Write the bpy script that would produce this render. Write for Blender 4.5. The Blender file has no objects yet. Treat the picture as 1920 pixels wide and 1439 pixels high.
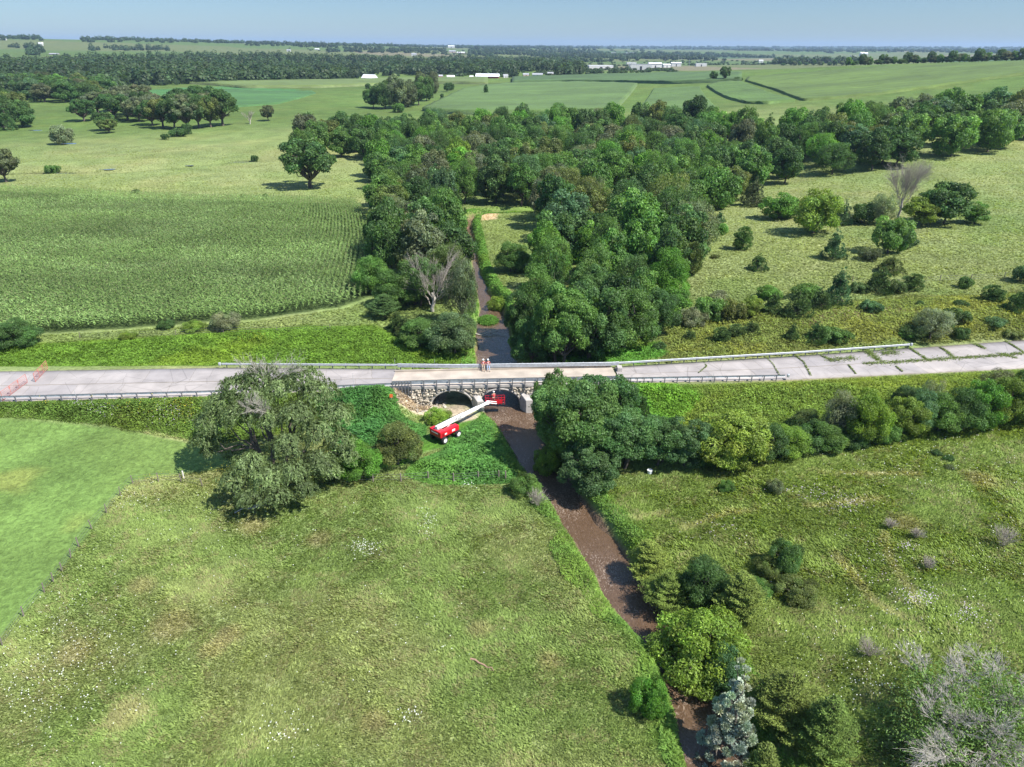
import bpy, math, random
import numpy as np
from mathutils import Vector, Matrix
random.seed(7); RNG = np.random.default_rng(7)
R_ = math.radians
sc = bpy.context.scene
col = sc.collection

# ------------------------------------------------------------------ camera
F = 1332.; CX, CY = 960., 719.5; CAMZ = 42.
PITCH, ROLL = R_(25.42), R_(0.35)
fw = Vector((0, math.cos(PITCH), -math.sin(PITCH))); u0 = Vector((0, math.sin(PITCH), math.cos(PITCH))); r0 = Vector((1, 0, 0))
rt = r0*math.cos(ROLL) + u0*math.sin(ROLL); up = u0*math.cos(ROLL) - r0*math.sin(ROLL)
cam = bpy.data.cameras.new("camera"); cam.sensor_width = 36; cam.lens = 36*F/1920
cam.clip_start = .5; cam.clip_end = 60000
co = bpy.data.objects.new("camera", cam); col.objects.link(co)
m = Matrix((rt, up, -fw)).transposed().to_4x4(); m.translation = (0, 0, CAMZ); co.matrix_world = m
sc.camera = co
# ------------------------------------------------------------------ world, sun, exposure
SUN_EL, SUN_AZ = 52., -27.          # azimuth measured from +X towards +Y
w = bpy.data.worlds.new("World"); sc.world = w; w.use_nodes = True
nt = w.node_tree; nt.nodes.clear()
sky = nt.nodes.new('ShaderNodeTexSky'); sky.sky_type = 'NISHITA'; sky.sun_disc = False
sky.sun_elevation = R_(SUN_EL); sky.sun_rotation = R_(90 - SUN_AZ)
sky.altitude = 200; sky.air_density = 1.15; sky.dust_density = .35; sky.ozone_density = 3.0
bg = nt.nodes.new('ShaderNodeBackground'); bg.inputs[1].default_value = .118
wo = nt.nodes.new('ShaderNodeOutputWorld')
# the low sky is a dull summer blue: tint by height above the horizon
tcw = nt.nodes.new('ShaderNodeTexCoord'); sxw = nt.nodes.new('ShaderNodeSeparateXYZ'); nt.links.new(tcw.outputs['Generated'], sxw.inputs[0])
rpw = nt.nodes.new('ShaderNodeValToRGB'); nt.links.new(sxw.outputs['Z'], rpw.inputs[0]); ew = rpw.color_ramp.elements
ew[0].position = 0; ew[0].color = (.31, .42, .60, 1); ew[1].position = .55; ew[1].color = (1, 1, 1, 1)
e3 = ew.new(.065); e3.color = (.28, .37, .53, 1); e3 = ew.new(.2); e3.color = (.45, .52, .65, 1)
mxw = nt.nodes.new('ShaderNodeMix'); mxw.data_type = 'RGBA'; mxw.blend_type = 'MULTIPLY'; mxw.inputs[0].default_value = 1
nt.links.new(sky.outputs[0], mxw.inputs[6]); nt.links.new(rpw.outputs[0], mxw.inputs[7]); nt.links.new(mxw.outputs[2], bg.inputs[0]); nt.links.new(bg.outputs[0], wo.inputs[0])
sl = bpy.data.lights.new("sun", 'SUN'); sl.energy = 5.0; sl.angle = R_(.5); sl.color = (1, .955, .88)
so = bpy.data.objects.new("sun", sl); col.objects.link(so)
sd = Vector((math.cos(R_(SUN_AZ))*math.cos(R_(SUN_EL)), math.sin(R_(SUN_AZ))*math.cos(R_(SUN_EL)), math.sin(R_(SUN_EL))))
so.rotation_euler = sd.to_track_quat('Z', 'Y').to_euler(); so.location = (0, 0, 200)
sc.view_settings.view_transform = 'Standard'; sc.view_settings.look = 'None'
sc.view_settings.exposure = .95; sc.view_settings.gamma = 1
sc.cycles.max_bounces = 5; sc.cycles.diffuse_bounces = 3; sc.cycles.glossy_bounces = 2
sc.cycles.transmission_bounces = 3; sc.cycles.transparent_max_bounces = 6; sc.cycles.volume_bounces = 0
sc.cycles.caustics_reflective = False; sc.cycles.caustics_refractive = False

# ------------------------------------------------------------------ small tools
def tag(o, label=None, cat=None, group=None, kind=None):
    if label: o["label"] = label
    if cat: o["category"] = cat
    if group: o["group"] = group
    if kind: o["kind"] = kind
    return o
def link(name, me, parent=None, mats=()):
    o = bpy.data.objects.new(name, me); col.objects.link(o)
    for m_ in mats: me.materials.append(m_)
    if parent is not None: o.parent = parent
    return o
def empty(name, loc=(0, 0, 0), rz=0):
    o = bpy.data.objects.new(name, None); col.objects.link(o); o.location = loc; o.rotation_euler = (0, 0, rz)
    o.empty_display_size = .2
    return o
def mesh_np(name, V, Fc, n, colr=None, smooth=False):
    """V (N,3) verts, Fc (M,n) faces"""
    V = np.asarray(V, np.float32); Fc = np.asarray(Fc, np.int32)
    me = bpy.data.meshes.new(name)
    me.vertices.add(len(V)); me.vertices.foreach_set('co', V.ravel())
    me.loops.add(Fc.size); me.loops.foreach_set('vertex_index', Fc.ravel())
    me.polygons.add(len(Fc)); me.polygons.foreach_set('loop_start', np.arange(0, Fc.size, n, dtype=np.int32))
    me.polygons.foreach_set('loop_total', np.full(len(Fc), n, np.int32))
    if smooth: me.polygons.foreach_set('use_smooth', np.ones(len(Fc), bool))
    if colr is not None:
        a = me.color_attributes.new('col', 'FLOAT_COLOR', 'POINT')
        c = np.ones((len(V), 4), np.float32); c[:, :3] = colr
        a.data.foreach_set('color', c.ravel())
    me.update(calc_edges=True); me.validate()
    return me
def hsh(ix, iy, s):
    n_ = (ix*374761393 + iy*668265263 + s*1442695041) & 0x7fffffff
    n_ = ((n_ ^ (n_ >> 13))*1274126177) & 0x7fffffff
    return ((n_ ^ (n_ >> 16)) & 0xffff)/65535.
def vnoise(x, y, s=0):
    x = np.asarray(x, float); y = np.asarray(y, float)
    ix = np.floor(x).astype(np.int64); iy = np.floor(y).astype(np.int64); fx = x-ix; fy = y-iy
    fx = fx*fx*(3-2*fx); fy = fy*fy*(3-2*fy)
    a = hsh(ix, iy, s); b = hsh(ix+1, iy, s); c = hsh(ix, iy+1, s); d = hsh(ix+1, iy+1, s)
    return (a*(1-fx)+b*fx)*(1-fy) + (c*(1-fx)+d*fx)*fy
def fbm(x, y, sc_, s=0, o=4):
    v = 0; a = .5; t = 0
    for k in range(o):
        v = v + a*vnoise(np.asarray(x)/sc_*2**k, np.asarray(y)/sc_*2**k, s+k*17); t += a; a *= .5
    return v/t
def sst(a, b, x):
    t = np.clip((x-a)/(b-a), 0, 1); return t*t*(3-2*t)
FW = np.array(fw); RT = np.array(rt); UP = np.array(up)
def ray(px, py):
    px = np.asarray(px, float); py = np.asarray(py, float)
    a = (px-CX)/F; b = (CY-py)/F
    return FW + a[..., None]*RT + b[..., None]*UP
def P(px, py, z=0.):
    d = ray(px, py); t = (z-CAMZ)/d[..., 2]
    return d[..., 0]*t, d[..., 1]*t
def Q(x, y, z):
    v = np.stack([x, y, np.asarray(z)-CAMZ], -1); c = v@FW
    return CX+F*(v@RT)/c, CY-F*(v@UP)/c

# ------------------------------------------------------------------ terrain
CT = []
for px, py, z in [(0,1439,-2.3),(500,1400,-2.4),(1000,1400,-2.5),(1500,1400,-2.2),(1900,1439,-1.6),(300,1000,-2.2),(700,1000,-2.5),(0,900,-1.5),(200,830,-1.5),(0,1100,-1.9),
    (700,900,-2.7),(900,880,-2.9),(830,820,-2.9),(1000,950,-2.6),(1150,960,-2.5),(1500,950,-1.7),(1900,850,-.8),(1800,1100,-1.2),(1500,1150,-2.0),(1300,850,-2.0),(1600,800,-1.2),
    (0,640,-1.0),(300,640,-1.4),(650,640,-1.9),(700,560,-1.5),(100,500,-1),(400,400,-1),(0,360,-1),(600,330,-1.3),(930,480,-2.4),(930,410,-2.2),(1100,640,-1.9),(1300,620,-.6),
    (1500,600,.8),(1800,590,1.6),(1500,540,2.0),(1900,540,2.8),(1400,450,2.0),(1560,470,3.2),(1800,400,5),(1900,300,7),(1200,420,-1),(1300,340,0),(1000,300,0),(700,300,-1.6),(300,310,-1.2),(0,300,-.8),
    (200,255,0),(500,240,2.5),(700,235,4),(900,210,5),(0,205,2),(600,185,6),(800,168,6),(300,165,7),(1000,205,6),(1000,160,9),(1300,190,7),(1500,195,7),(1150,143,9),(1300,137,10),(1700,230,9),(1900,235,10),(1500,240,5)]:
    x, y = P(float(px), float(py), z); CT.append((math.atan2(x, y), math.log(math.hypot(x, y)), z))
for px, d, z in [(-200,1200,12),(0,1200,12),(400,1200,9),(700,1200,6),(0,2000,28),(300,2000,22),(600,2200,20),(-300,3200,60),(0,3200,57),(200,3300,54),(330,3300,50),(450,3500,46),(600,3500,38),
    (750,4000,30),(960,3000,14),(960,1800,8),(1200,1800,4),(1200,3000,6),(1500,1400,4),(1500,3000,6),(1700,1500,15),(1900,1600,25),(2200,1400,30),(1900,3000,15),(960,6000,28),(1400,6000,22),(1900,6000,30),
    (0,9000,50),(400,9000,46),(960,11000,36),(1400,11000,42),(1900,11000,52),(1700,14000,60),(0,16000,50),(960,16000,40),(2300,700,40),(-400,700,5)]:
    a = math.atan2((px-CX)/F, math.cos(PITCH)+.35*math.sin(PITCH)); CT.append((a, math.log(d), z))
for px, py, d in [(1900,104,760),(2100,98,760),(1800,109,780),(1700,114,800),(1600,122,830),(1500,130,860),(1400,137,900),(1900,125,600),(1700,138,600),(1500,155,600),(1900,160,440),(1700,172,440),(1500,180,450)]:
    d_ = ray(float(px), float(py)); t = d/math.hypot(d_[0], d_[1]); CT.append((math.atan2(d_[0], d_[1]), math.log(d), CAMZ+float(d_[2])*t))
CT = np.array(CT)
def base_h(x, y):
    sh = np.shape(x); x = np.ravel(x); y = np.ravel(y)
    a = np.arctan2(x, np.maximum(y, .1)); l = np.log(np.hypot(x, y)+1)
    out = np.empty(len(a))
    for i in range(0, len(a), 60000):
        s = slice(i, i+60000)
        d2 = ((a[s, None]-CT[None, :, 0])/.13)**2 + ((l[s, None]-CT[None, :, 1])/.16)**2
        wgt = np.exp(-.5*d2) + 2e-3/(1+d2)**2
        out[s] = (wgt*CT[None, :, 2]).sum(1)/wgt.sum(1)
    return out.reshape(sh)
RX = np.array([-400,-150,-66.5,-41,-16,-8,14,39,73,150,400.]); RN = np.array([60,74.5,82.2,84.1,86.9,87.6,89.0,90.4,94.6,108,160.])
RX2 = np.array([-400,-150,-72,-42.8,-16,-8,14,43.8,79.8,150,400.]); RF = np.array([72,85,91.3,92.9,92.9,92.8,93.9,98.6,105.3,121,178.])
def road_near(x): return np.interp(x, RX, RN)
def road_far(x): return np.interp(x, RX2, RF)
WZ = -3.9
BANK = [(1285,1439,1410),(1270,1370,1390),(1250,1300,1350),(1205,1200,1300),(1160,1150,1250),(1122,1100,1212),(1075,1020,1160),(1035,950,1102),(1003,900,1072),(968,860,1035),(943,820,1012),(925,785,1010),(905,766,1045),
        (893,735,1050),(889,705,1000),(890,690,980),(888,660,968),(888,640,963),(893,610,955),(899,580,944),(893,555,920),(887,520,902),(884,490,895),(880,460,890),(874,432,884),(872,415,888)]
cl = []
for l_, y_, r_ in BANK:
    a = P(l_, y_, WZ); b = P(r_, y_, WZ); cl.append(((a[0]+b[0])/2, (a[1]+b[1])/2, (b[0]-a[0])/2*.86))
x0, y0, h0 = cl[0]; cl = [(x0+8, 10, 3.), (x0+3.5, 24, 2.8)] + cl
xe, ye, he = cl[-1]
cl += [(xe+3.5, ye+5, 1.6), (xe+12, ye+6.5, 1.6), (xe+30, ye+5, 1.7), (xe+45, ye+16, 2)]
CLN = np.array(cl)
def creek_d(x, y):
    """distance to the bank line, negative in the water"""
    best = np.full(np.shape(x), 1e9)
    for (ax, ay, ah), (bx, by, bh) in zip(CLN[:-1], CLN[1:]):
        dx, dy = bx-ax, by-ay; L = dx*dx+dy*dy
        t = np.clip(((x-ax)*dx+(y-ay)*dy)/L, 0, 1)
        best = np.minimum(best, np.hypot(x-ax-t*dx, y-ay-t*dy) - (ah+(bh-ah)*t))
    return best
# small dry run through the far pasture with standing water
RUN = [(-60,330),(60,325),(150,325),(230,324),(330,314),(440,304),(560,303),(660,305),(760,309)]
RUNW = np.array([P(float(a), float(b), -1.2) for a, b in RUN])
def run_d(x, y):
    best = np.full(np.shape(x), 1e9)
    for (ax, ay), (bx, by) in zip(RUNW[:-1], RUNW[1:]):
        dx, dy = bx-ax, by-ay; L = dx*dx+dy*dy
        t = np.clip(((x-ax)*dx+(y-ay)*dy)/L, 0, 1)
        best = np.minimum(best, np.hypot(x-ax-t*dx, y-ay-t*dy))
    return best
def H(x, y, rough=True):
    x = np.asarray(x, float); y = np.asarray(y, float)
    b = base_h(x, y); d = np.hypot(x, y)
    b = b + (fbm(x, y, 260, 3, 3)-.5)*np.clip((d-150)/900, 0, 1)*9 + (fbm(x, y, 22, 5, 3)-.5)*.9*sst(1500, 200, d)
    near = road_near(x); far = road_far(x)
    ds = near - y; dn = y - far                      # >0 outside
    bridge = sst(-16.5, -12.2, x)*(1-sst(9.5, 13.5, x))
    hs = b + (-.14-b)*(1-sst(0.3, 6.5, ds)); hn = b + (-.14-b)*(1-sst(.3, 6.5, dn))
    e = np.where(ds > 0, hs, np.where(dn > 0, hn, -.14))
    # bridge gap and eroded west wing
    e = e*(1-bridge) + np.minimum(e, -3.35)*bridge*sst(8, 1., np.maximum(np.maximum(ds, dn), 0)) + b*bridge*(1-sst(8, 1., np.maximum(np.maximum(ds, dn), 0)))
    cd = creek_d(x, y) + (fbm(x, y, 4.5, 9, 4)-.5)*1.8
    k = sst(-.75, 1.5, cd)
    e = np.where(cd < 4, (WZ-.7)*(1-k) + e*k, e)
    rd = run_d(x, y)
    e = e - .9*sst(5, .5, rd)
    if rough: e = e + (fbm(x, y, 3.2, 21, 3)-.5)*.2*np.clip(np.maximum(ds, dn)/3, 0, 1)*sst(600, 150, d)
    return e
def H1(x, y): return float(H(np.array([x]), np.array([y]))[0])
TS = np.concatenate([np.linspace(.5, 130, 140), 130*np.exp(np.linspace(0, 5, 330))[1:]])*1.0
def hit(px, py):
    """terrain point seen at a photo pixel"""
    d = np.array(ray(float(px), float(py))); d = d/np.hypot(d[0], d[1])
    lo = 20.
    x = d[0]*(TS+20); y = d[1]*(TS+20); z = CAMZ+d[2]*(TS+20); g = z - H(x, y, False)
    i = np.argmax(g < 0)
    if g[i] >= 0: i = len(TS)-1
    t0, t1 = TS[i-1]+20, TS[i]+20; g0, g1 = g[i-1], g[i]
    t = t0 + (t1-t0)*g0/(g0-g1) if g0 != g1 else t1
    return d[0]*t, d[1]*t, H1(d[0]*t, d[1]*t)
def poly_w(pts): return np.array([hit(a, b)[:2] for a, b in pts])
def inpoly(x, y, poly):
    c = np.zeros(np.shape(x), bool); n_ = len(poly)
    for i in range(n_):
        ax, ay = poly[i]; bx, by = poly[(i+1) % n_]
        if ay == by: continue
        t = ((ay > y) != (by > y)) & (x < (bx-ax)*(y-ay)/(by-ay)+ax)
        c ^= t
    return c
def sdpoly(x, y, poly):
    best = np.full(np.shape(x), 1e9); n_ = len(poly)
    for i in range(n_):
        ax, ay = poly[i]; bx, by = poly[(i+1) % n_]; dx, dy = bx-ax, by-ay; L = dx*dx+dy*dy+1e-9
        t = np.clip(((x-ax)*dx+(y-ay)*dy)/L, 0, 1)
        best = np.minimum(best, np.hypot(x-ax-t*dx, y-ay-t*dy))
    return np.where(inpoly(x, y, poly), -best, best)

# land-cover regions, given by where their corners stand in the photo
Z = {}
def reg(name, pts): Z[name] = poly_w(pts)
reg('mown', [(-250,800),(0,786),(60,788),(200,800),(330,825),(410,850),(440,872),(330,890),(250,903),(210,940),(150,1022),(80,1108),(0,1200),(-300,1450)])
reg('liftlawn', [(700,855),(760,850),(800,815),(862,772),(893,768),(902,782),(868,808),(845,835),(800,848),(760,875),(700,882),(660,860)])
reg('reeds', [(590,745),(640,728),(735,724),(752,775),(800,800),(798,822),(770,848),(700,838),(640,838),(600,800)])
reg('creekweed', [(858,812),(895,786),(905,776),(930,800),(945,845),(978,892),(955,908),(800,908),(758,892),(772,868),(828,846)])
reg('vergeW', [(-200,752),(0,754),(380,744),(600,734),(600,800),(400,835),(330,820),(200,796),(60,786),(0,784),(-200,790)])
reg('lushE', [(1120,726),(1290,722),(1330,742),(1290,790),(1230,850),(1160,850),(1100,780)])
reg('slopeE', [(1290,722),(1480,716),(1900,694),(2200,680),(2200,790),(1500,850),(1300,880),(1230,850)])
reg('vergeN', [(-300,692),(0,688),(400,686),(800,690),(880,690),(872,660),(800,650),(700,612),(560,612),(300,632),(60,645),(-300,665)])
reg('lushN', [(1000,688),(1200,683),(1260,664),(1240,640),(1130,648),(1040,668)])
reg('bankN', [(1240,680),(1480,665),(1710,640),(2200,618),(2200,520),(1900,548),(1700,556),(1500,575),(1240,600)])
reg('corn', [(-250,645),(0,640),(80,625),(300,611),(480,600),(640,577),(700,556),(722,525),(722,470),(712,425),(695,398),(664,385),(500,378),(300,374),(0,358),(-250,350)])
reg('meadow', [(890,398),(985,402),(985,500),(940,580),(905,560),(886,480)])
reg('rightfield', [(1095,945),(1300,885),(1500,852),(1900,800),(2300,760),(2300,1500),(1330,1500),(1290,1250),(1200,1090)])
reg('strawN', [(1310,500),(1320,405),(1400,390),(1480,440),(1700,450),(1900,470),(1900,530),(1700,548),(1500,560)])
reg('dirt', [(734,728),(800,731),(835,735),(832,770),(800,778),(760,765),(738,752)])
reg('apron', [(838,762),(905,763),(898,784),(862,792),(840,775)])
reg('beans', [(250,172),(330,166),(420,162),(560,168),(560,178),(500,190),(440,198),(380,190),(300,180)])
reg('bareA', [(880,402),(935,398),(930,410),(895,415)])
reg('bareB', [(1500,580),(1620,575),(1700,582),(1640,600),(1500,610)])

# ------------------------------------------------------------------ materials
def mat(name):
    m_ = bpy.data.materials.new(name); m_.use_nodes = True
    return m_, m_.node_tree.nodes, m_.node_tree.links, m_.node_tree.nodes['Principled BSDF']
def plain(name, c, rough=.6, metal=0., noise=.15, scale=4., bump=0.):
    m_, N, L, b = mat(name)
    tc = N.new('ShaderNodeTexCoord'); n_ = N.new('ShaderNodeTexNoise'); n_.inputs['Scale'].default_value = scale; n_.inputs['Detail'].default_value = 6
    L.new(tc.outputs['Object'], n_.inputs['Vector'])
    mp = N.new('ShaderNodeMapRange'); mp.inputs[1].default_value = .3; mp.inputs[2].default_value = .7; mp.inputs[3].default_value = 1-noise; mp.inputs[4].default_value = 1+noise
    L.new(n_.outputs['Fac'], mp.inputs[0])
    mx = N.new('ShaderNodeVectorMath'); mx.operation = 'SCALE'; mx.inputs[0].default_value = c[:3]; L.new(mp.outputs[0], mx.inputs['Scale'])
    L.new(mx.outputs[0], b.inputs['Base Color']); b.inputs['Roughness'].default_value = rough; b.inputs['Metallic'].default_value = metal
    if bump:
        bp = N.new('ShaderNodeBump'); bp.inputs['Strength'].default_value = bump; bp.inputs['Distance'].default_value = .05
        L.new(n_.outputs['Fac'], bp.inputs['Height']); L.new(bp.outputs[0], b.inputs['Normal'])
    return m_
def foliage(name, trans=.42, spec=.25, rough=.5, jitter=.25):
    m_, N, L, b = mat(name)
    at = N.new('ShaderNodeAttribute'); at.attribute_name = 'col'
    oi = N.new('ShaderNodeObjectInfo')
    mu = N.new('ShaderNodeMix'); mu.data_type = 'RGBA'; mu.blend_type = 'MULTIPLY'; mu.inputs[0].default_value = 1
    L.new(at.outputs['Color'], mu.inputs[6]); L.new(oi.outputs['Color'], mu.inputs[7])
    tc = N.new('ShaderNodeNewGeometry'); n_ = N.new('ShaderNodeTexNoise'); n_.inputs['Scale'].default_value = .45; n_.inputs['Detail'].default_value = 5
    L.new(tc.outputs['Position'], n_.inputs['Vector'])
    mp = N.new('ShaderNodeMapRange'); mp.inputs[1].default_value = .3; mp.inputs[2].default_value = .7; mp.inputs[3].default_value = 1-jitter; mp.inputs[4].default_value = 1+jitter
    L.new(n_.outputs['Fac'], mp.inputs[0])
    sc2 = N.new('ShaderNodeVectorMath'); sc2.operation = 'SCALE'; L.new(mu.outputs[2], sc2.inputs[0]); L.new(mp.outputs[0], sc2.inputs['Scale'])
    L.new(sc2.outputs[0], b.inputs['Base Color']); b.inputs['Roughness'].default_value = rough; b.inputs['Specular IOR Level'].default_value = spec
    tr = N.new('ShaderNodeBsdfTranslucent'); sc3 = N.new('ShaderNodeVectorMath'); sc3.operation = 'MULTIPLY'; sc3.inputs[1].default_value = (1.25, 1.2, .5)
    L.new(sc2.outputs[0], sc3.inputs[0]); L.new(sc3.outputs[0], tr.inputs['Color'])
    ms = N.new('ShaderNodeMixShader'); ms.inputs[0].default_value = trans
    L.new(b.outputs[0], ms.inputs[1]); L.new(tr.outputs[0], ms.inputs[2])
    L.new(ms.outputs[0], N['Material Output'].inputs['Surface'])
    return m_
M_LEAF = foliage('leaves'); M_GRASS = foliage('grass blades', .42, .12, .6, .14); M_NEEDLE = foliage('evergreen needles', .12, .15, .6)
M_FLOWER = foliage('petals', .2, .1, .7, .05)
M_BARK = plain('bark', (.10, .08, .065), .9, 0, .3, 6, .5); M_DEAD = plain('bleached dead wood', (.36, .335, .29), .8, 0, .25, 5, .3)
M_GALV = plain('galvanised steel', (.39, .41, .43), .5, .1, .18, 3); M_POST = plain('weathered steel post', (.16, .165, .18), .6, .3, .3, 5)
M_WOOD = plain('weathered fence wood', (.17, .14, .12), .9, 0, .3, 8); M_WIRE = plain('fence wire', (.2, .2, .2), .5, .7)
M_RED = plain('red gate paint', (.46, .16, .13), .5, .1, .2, 5); M_LIFTRED = plain('glossy red paint', (.50, .012, .022), .28, 0, .08, 2)
M_WHITE = plain('white enamel', (.74, .74, .73), .35, 0, .06, 3); M_BLACK = plain('black rubber', (.02, .02, .022), .8, 0, .2, 9)
M_DARK = plain('dark steel', (.045, .045, .05), .5, .4, .2, 6)
M_GREYW = plain('grey dead twigs', (.31, .275, .235), .85, 0, .2, 5)
def ground_mat():
    m_, N, L, b = mat('ground cover')
    at = N.new('ShaderNodeAttribute'); at.attribute_name = 'col'
    ge = N.new('ShaderNodeNewGeometry')
    def noise(scale, det, vec=None, dist=0):
        n_ = N.new('ShaderNodeTexNoise'); n_.inputs['Scale'].default_value = scale; n_.inputs['Detail'].default_value = det; n_.inputs['Distortion'].default_value = dist
        L.new(vec or ge.outputs['Position'], n_.inputs['Vector']); return n_
    def rng(src, lo, hi, a=.3, z=.7):
        mp = N.new('ShaderNodeMapRange'); mp.inputs[1].default_value = a; mp.inputs[2].default_value = z; mp.inputs[3].default_value = lo; mp.inputs[4].default_value = hi
        L.new(src, mp.inputs[0]); return mp.outputs[0]
    n1 = noise(1.7, 8, dist=.6); n2 = noise(.11, 6, dist=.4); n3 = noise(7., 4)
    def mul(a, b_):
        v = N.new('ShaderNodeMath'); v.operation = 'MULTIPLY'; L.new(a, v.inputs[0]); L.new(b_, v.inputs[1]); return v.outputs[0]
    f = mul(mul(rng(n1.outputs['Fac'], .72, 1.28), rng(n2.outputs['Fac'], .82, 1.18)), rng(n3.outputs['Fac'], .8, 1.2))
    s = N.new('ShaderNodeVectorMath'); s.operation = 'SCALE'; L.new(at.outputs['Color'], s.inputs[0]); L.new(f, s.inputs['Scale'])
    # slow drift towards straw
    mx = N.new('ShaderNodeMix'); mx.data_type = 'RGBA'; mx.blend_type = 'MULTIPLY'
    n4 = noise(.035, 5); L.new(rng(n4.outputs['Fac'], 0, .75, .45, .75), mx.inputs[0]); L.new(s.outputs[0], mx.inputs[6]); mx.inputs[7].default_value = (1.28, 1.07, 1.1, 1)
    L.new(mx.outputs[2], b.inputs['Base Color']); b.inputs['Roughness'].default_value = .9; b.inputs['Specular IOR Level'].default_value = .1
    bp = N.new('ShaderNodeBump'); bp.inputs['Strength'].default_value = .8; bp.inputs['Distance'].default_value = .25
    L.new(n1.outputs['Fac'], bp.inputs['Height'])
    bp2 = N.new('ShaderNodeBump'); bp2.inputs['Strength'].default_value = .6; bp2.inputs['Distance'].default_value = .06
    L.new(n3.outputs['Fac'], bp2.inputs['Height']); L.new(bp.outputs[0], bp2.inputs['Normal']); L.new(bp2.outputs[0], b.inputs['Normal'])
    return m_
M_GROUND = ground_mat()
def water_mat():
    m_, N, L, b = mat('silty water')
    ge = N.new('ShaderNodeNewGeometry')
    n_ = N.new('ShaderNodeTexNoise'); n_.inputs['Scale'].default_value = .9; n_.inputs['Detail'].default_value = 7; n_.inputs['Distortion'].default_value = 1.6
    mp = N.new('ShaderNodeMapping'); mp.inputs['Rotation'].default_value = (0, 0, R_(15)); mp.inputs['Scale'].default_value = (3.4, 1.8, 1)
    L.new(ge.outputs['Position'], mp.inputs[0]); L.new(mp.outputs[0], n_.inputs['Vector'])
    rp = N.new('ShaderNodeValToRGB'); e = rp.color_ramp.elements
    e[0].position = .3; e[0].color = (.070, .043, .025, 1); e[1].position = .72; e[1].color = (.115, .074, .047, 1)
    L.new(n_.outputs['Fac'], rp.inputs[0])
    n5 = N.new('ShaderNodeTexNoise'); n5.inputs['Scale'].default_value = .55; n5.inputs['Detail'].default_value = 6; n5.inputs['Roughness'].default_value = .6; n5.inputs['Distortion'].default_value = 3.5
    L.new(mp.outputs[0], n5.inputs['Vector'])
    n6 = N.new('ShaderNodeTexNoise'); n6.inputs['Scale'].default_value = .16; L.new(ge.outputs['Position'], n6.inputs['Vector'])
    ma = N.new('ShaderNodeMath'); ma.operation = 'MULTIPLY_ADD'; L.new(n6.outputs['Fac'], ma.inputs[0]); ma.inputs[1].default_value = .55; L.new(n5.outputs['Fac'], ma.inputs[2])
    fm = N.new('ShaderNodeMapRange'); fm.inputs[1].default_value = .85; fm.inputs[2].default_value = 1.02; L.new(ma.outputs[0], fm.inputs[0])
    mx = N.new('ShaderNodeMix'); mx.data_type = 'RGBA'; L.new(fm.outputs[0], mx.inputs[0]); L.new(rp.outputs[0], mx.inputs[6]); mx.inputs[7].default_value = (.27, .21, .165, 1)
    L.new(mx.outputs[2], b.inputs['Base Color']); b.inputs['Roughness'].default_value = .10; b.inputs['Specular IOR Level'].default_value = .5
    w2 = N.new('ShaderNodeTexNoise'); w2.inputs['Scale'].default_value = 2.6; w2.inputs['Detail'].default_value = 5; w2.inputs['Distortion'].default_value = .8; L.new(mp.outputs[0], w2.inputs['Vector'])
    bp = N.new('ShaderNodeBump'); bp.inputs['Strength'].default_value = .5; bp.inputs['Distance'].default_value = .12; L.new(w2.outputs['Fac'], bp.inputs['Height']); L.new(bp.outputs[0], b.inputs['Normal'])
    return m_
M_WATER = water_mat()

# ------------------------------------------------------------------ ground sheet
ang = np.concatenate([np.linspace(-82, -42, 60)[:-1], np.linspace(-42, 42, 330), np.linspace(42, 82, 60)[1:]])
rad = np.concatenate([np.linspace(8, 26, 12)[:-1], 26*np.exp(np.arange(0, math.log(330/26.), .0050))])
rad = np.concatenate([rad, rad[-1]*np.exp(np.arange(1, 190)*.0212)])
A, Rr = np.meshgrid(np.radians(ang), rad)
GX = Rr*np.sin(A); GY = Rr*np.cos(A)
GZ = H(GX, GY)
PAST = np.array((.165, .22, .075)); PASTDRY = np.array((.245, .26, .12)); MOWN = np.array((.11, .178, .045)); LUSH = np.array((.085, .17, .025))
TRAILS = [poly_w(t_) for t_ in [[(1385,962),(1440,952),(1560,946),(1650,934)], [(1275,992),(1330,974),(1380,956)], [(1540,886),(1600,888),(1720,888)], [(1660,1000),(1666,1040),(1690,1085),(1725,1140)], [(1100,1000),(1180,975),(1250,960)], [(1570,1040),(1640,1130),(1690,1160)]]]
DRY = [(*hit(a_, b_)[:2], r_) for a_, b_, r_ in [(320,1172,2.4),(430,1188,1.6),(265,1098,1.6),(140,1225,1.8),(400,1215,1.3),(240,1340,2.0),(600,1010,2.),(470,985,2.2),(1030,1240,1.4),(900,1180,1.6),(700,1350,1.4),(1840,900,2.5),(1700,980,2.)]]
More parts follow.
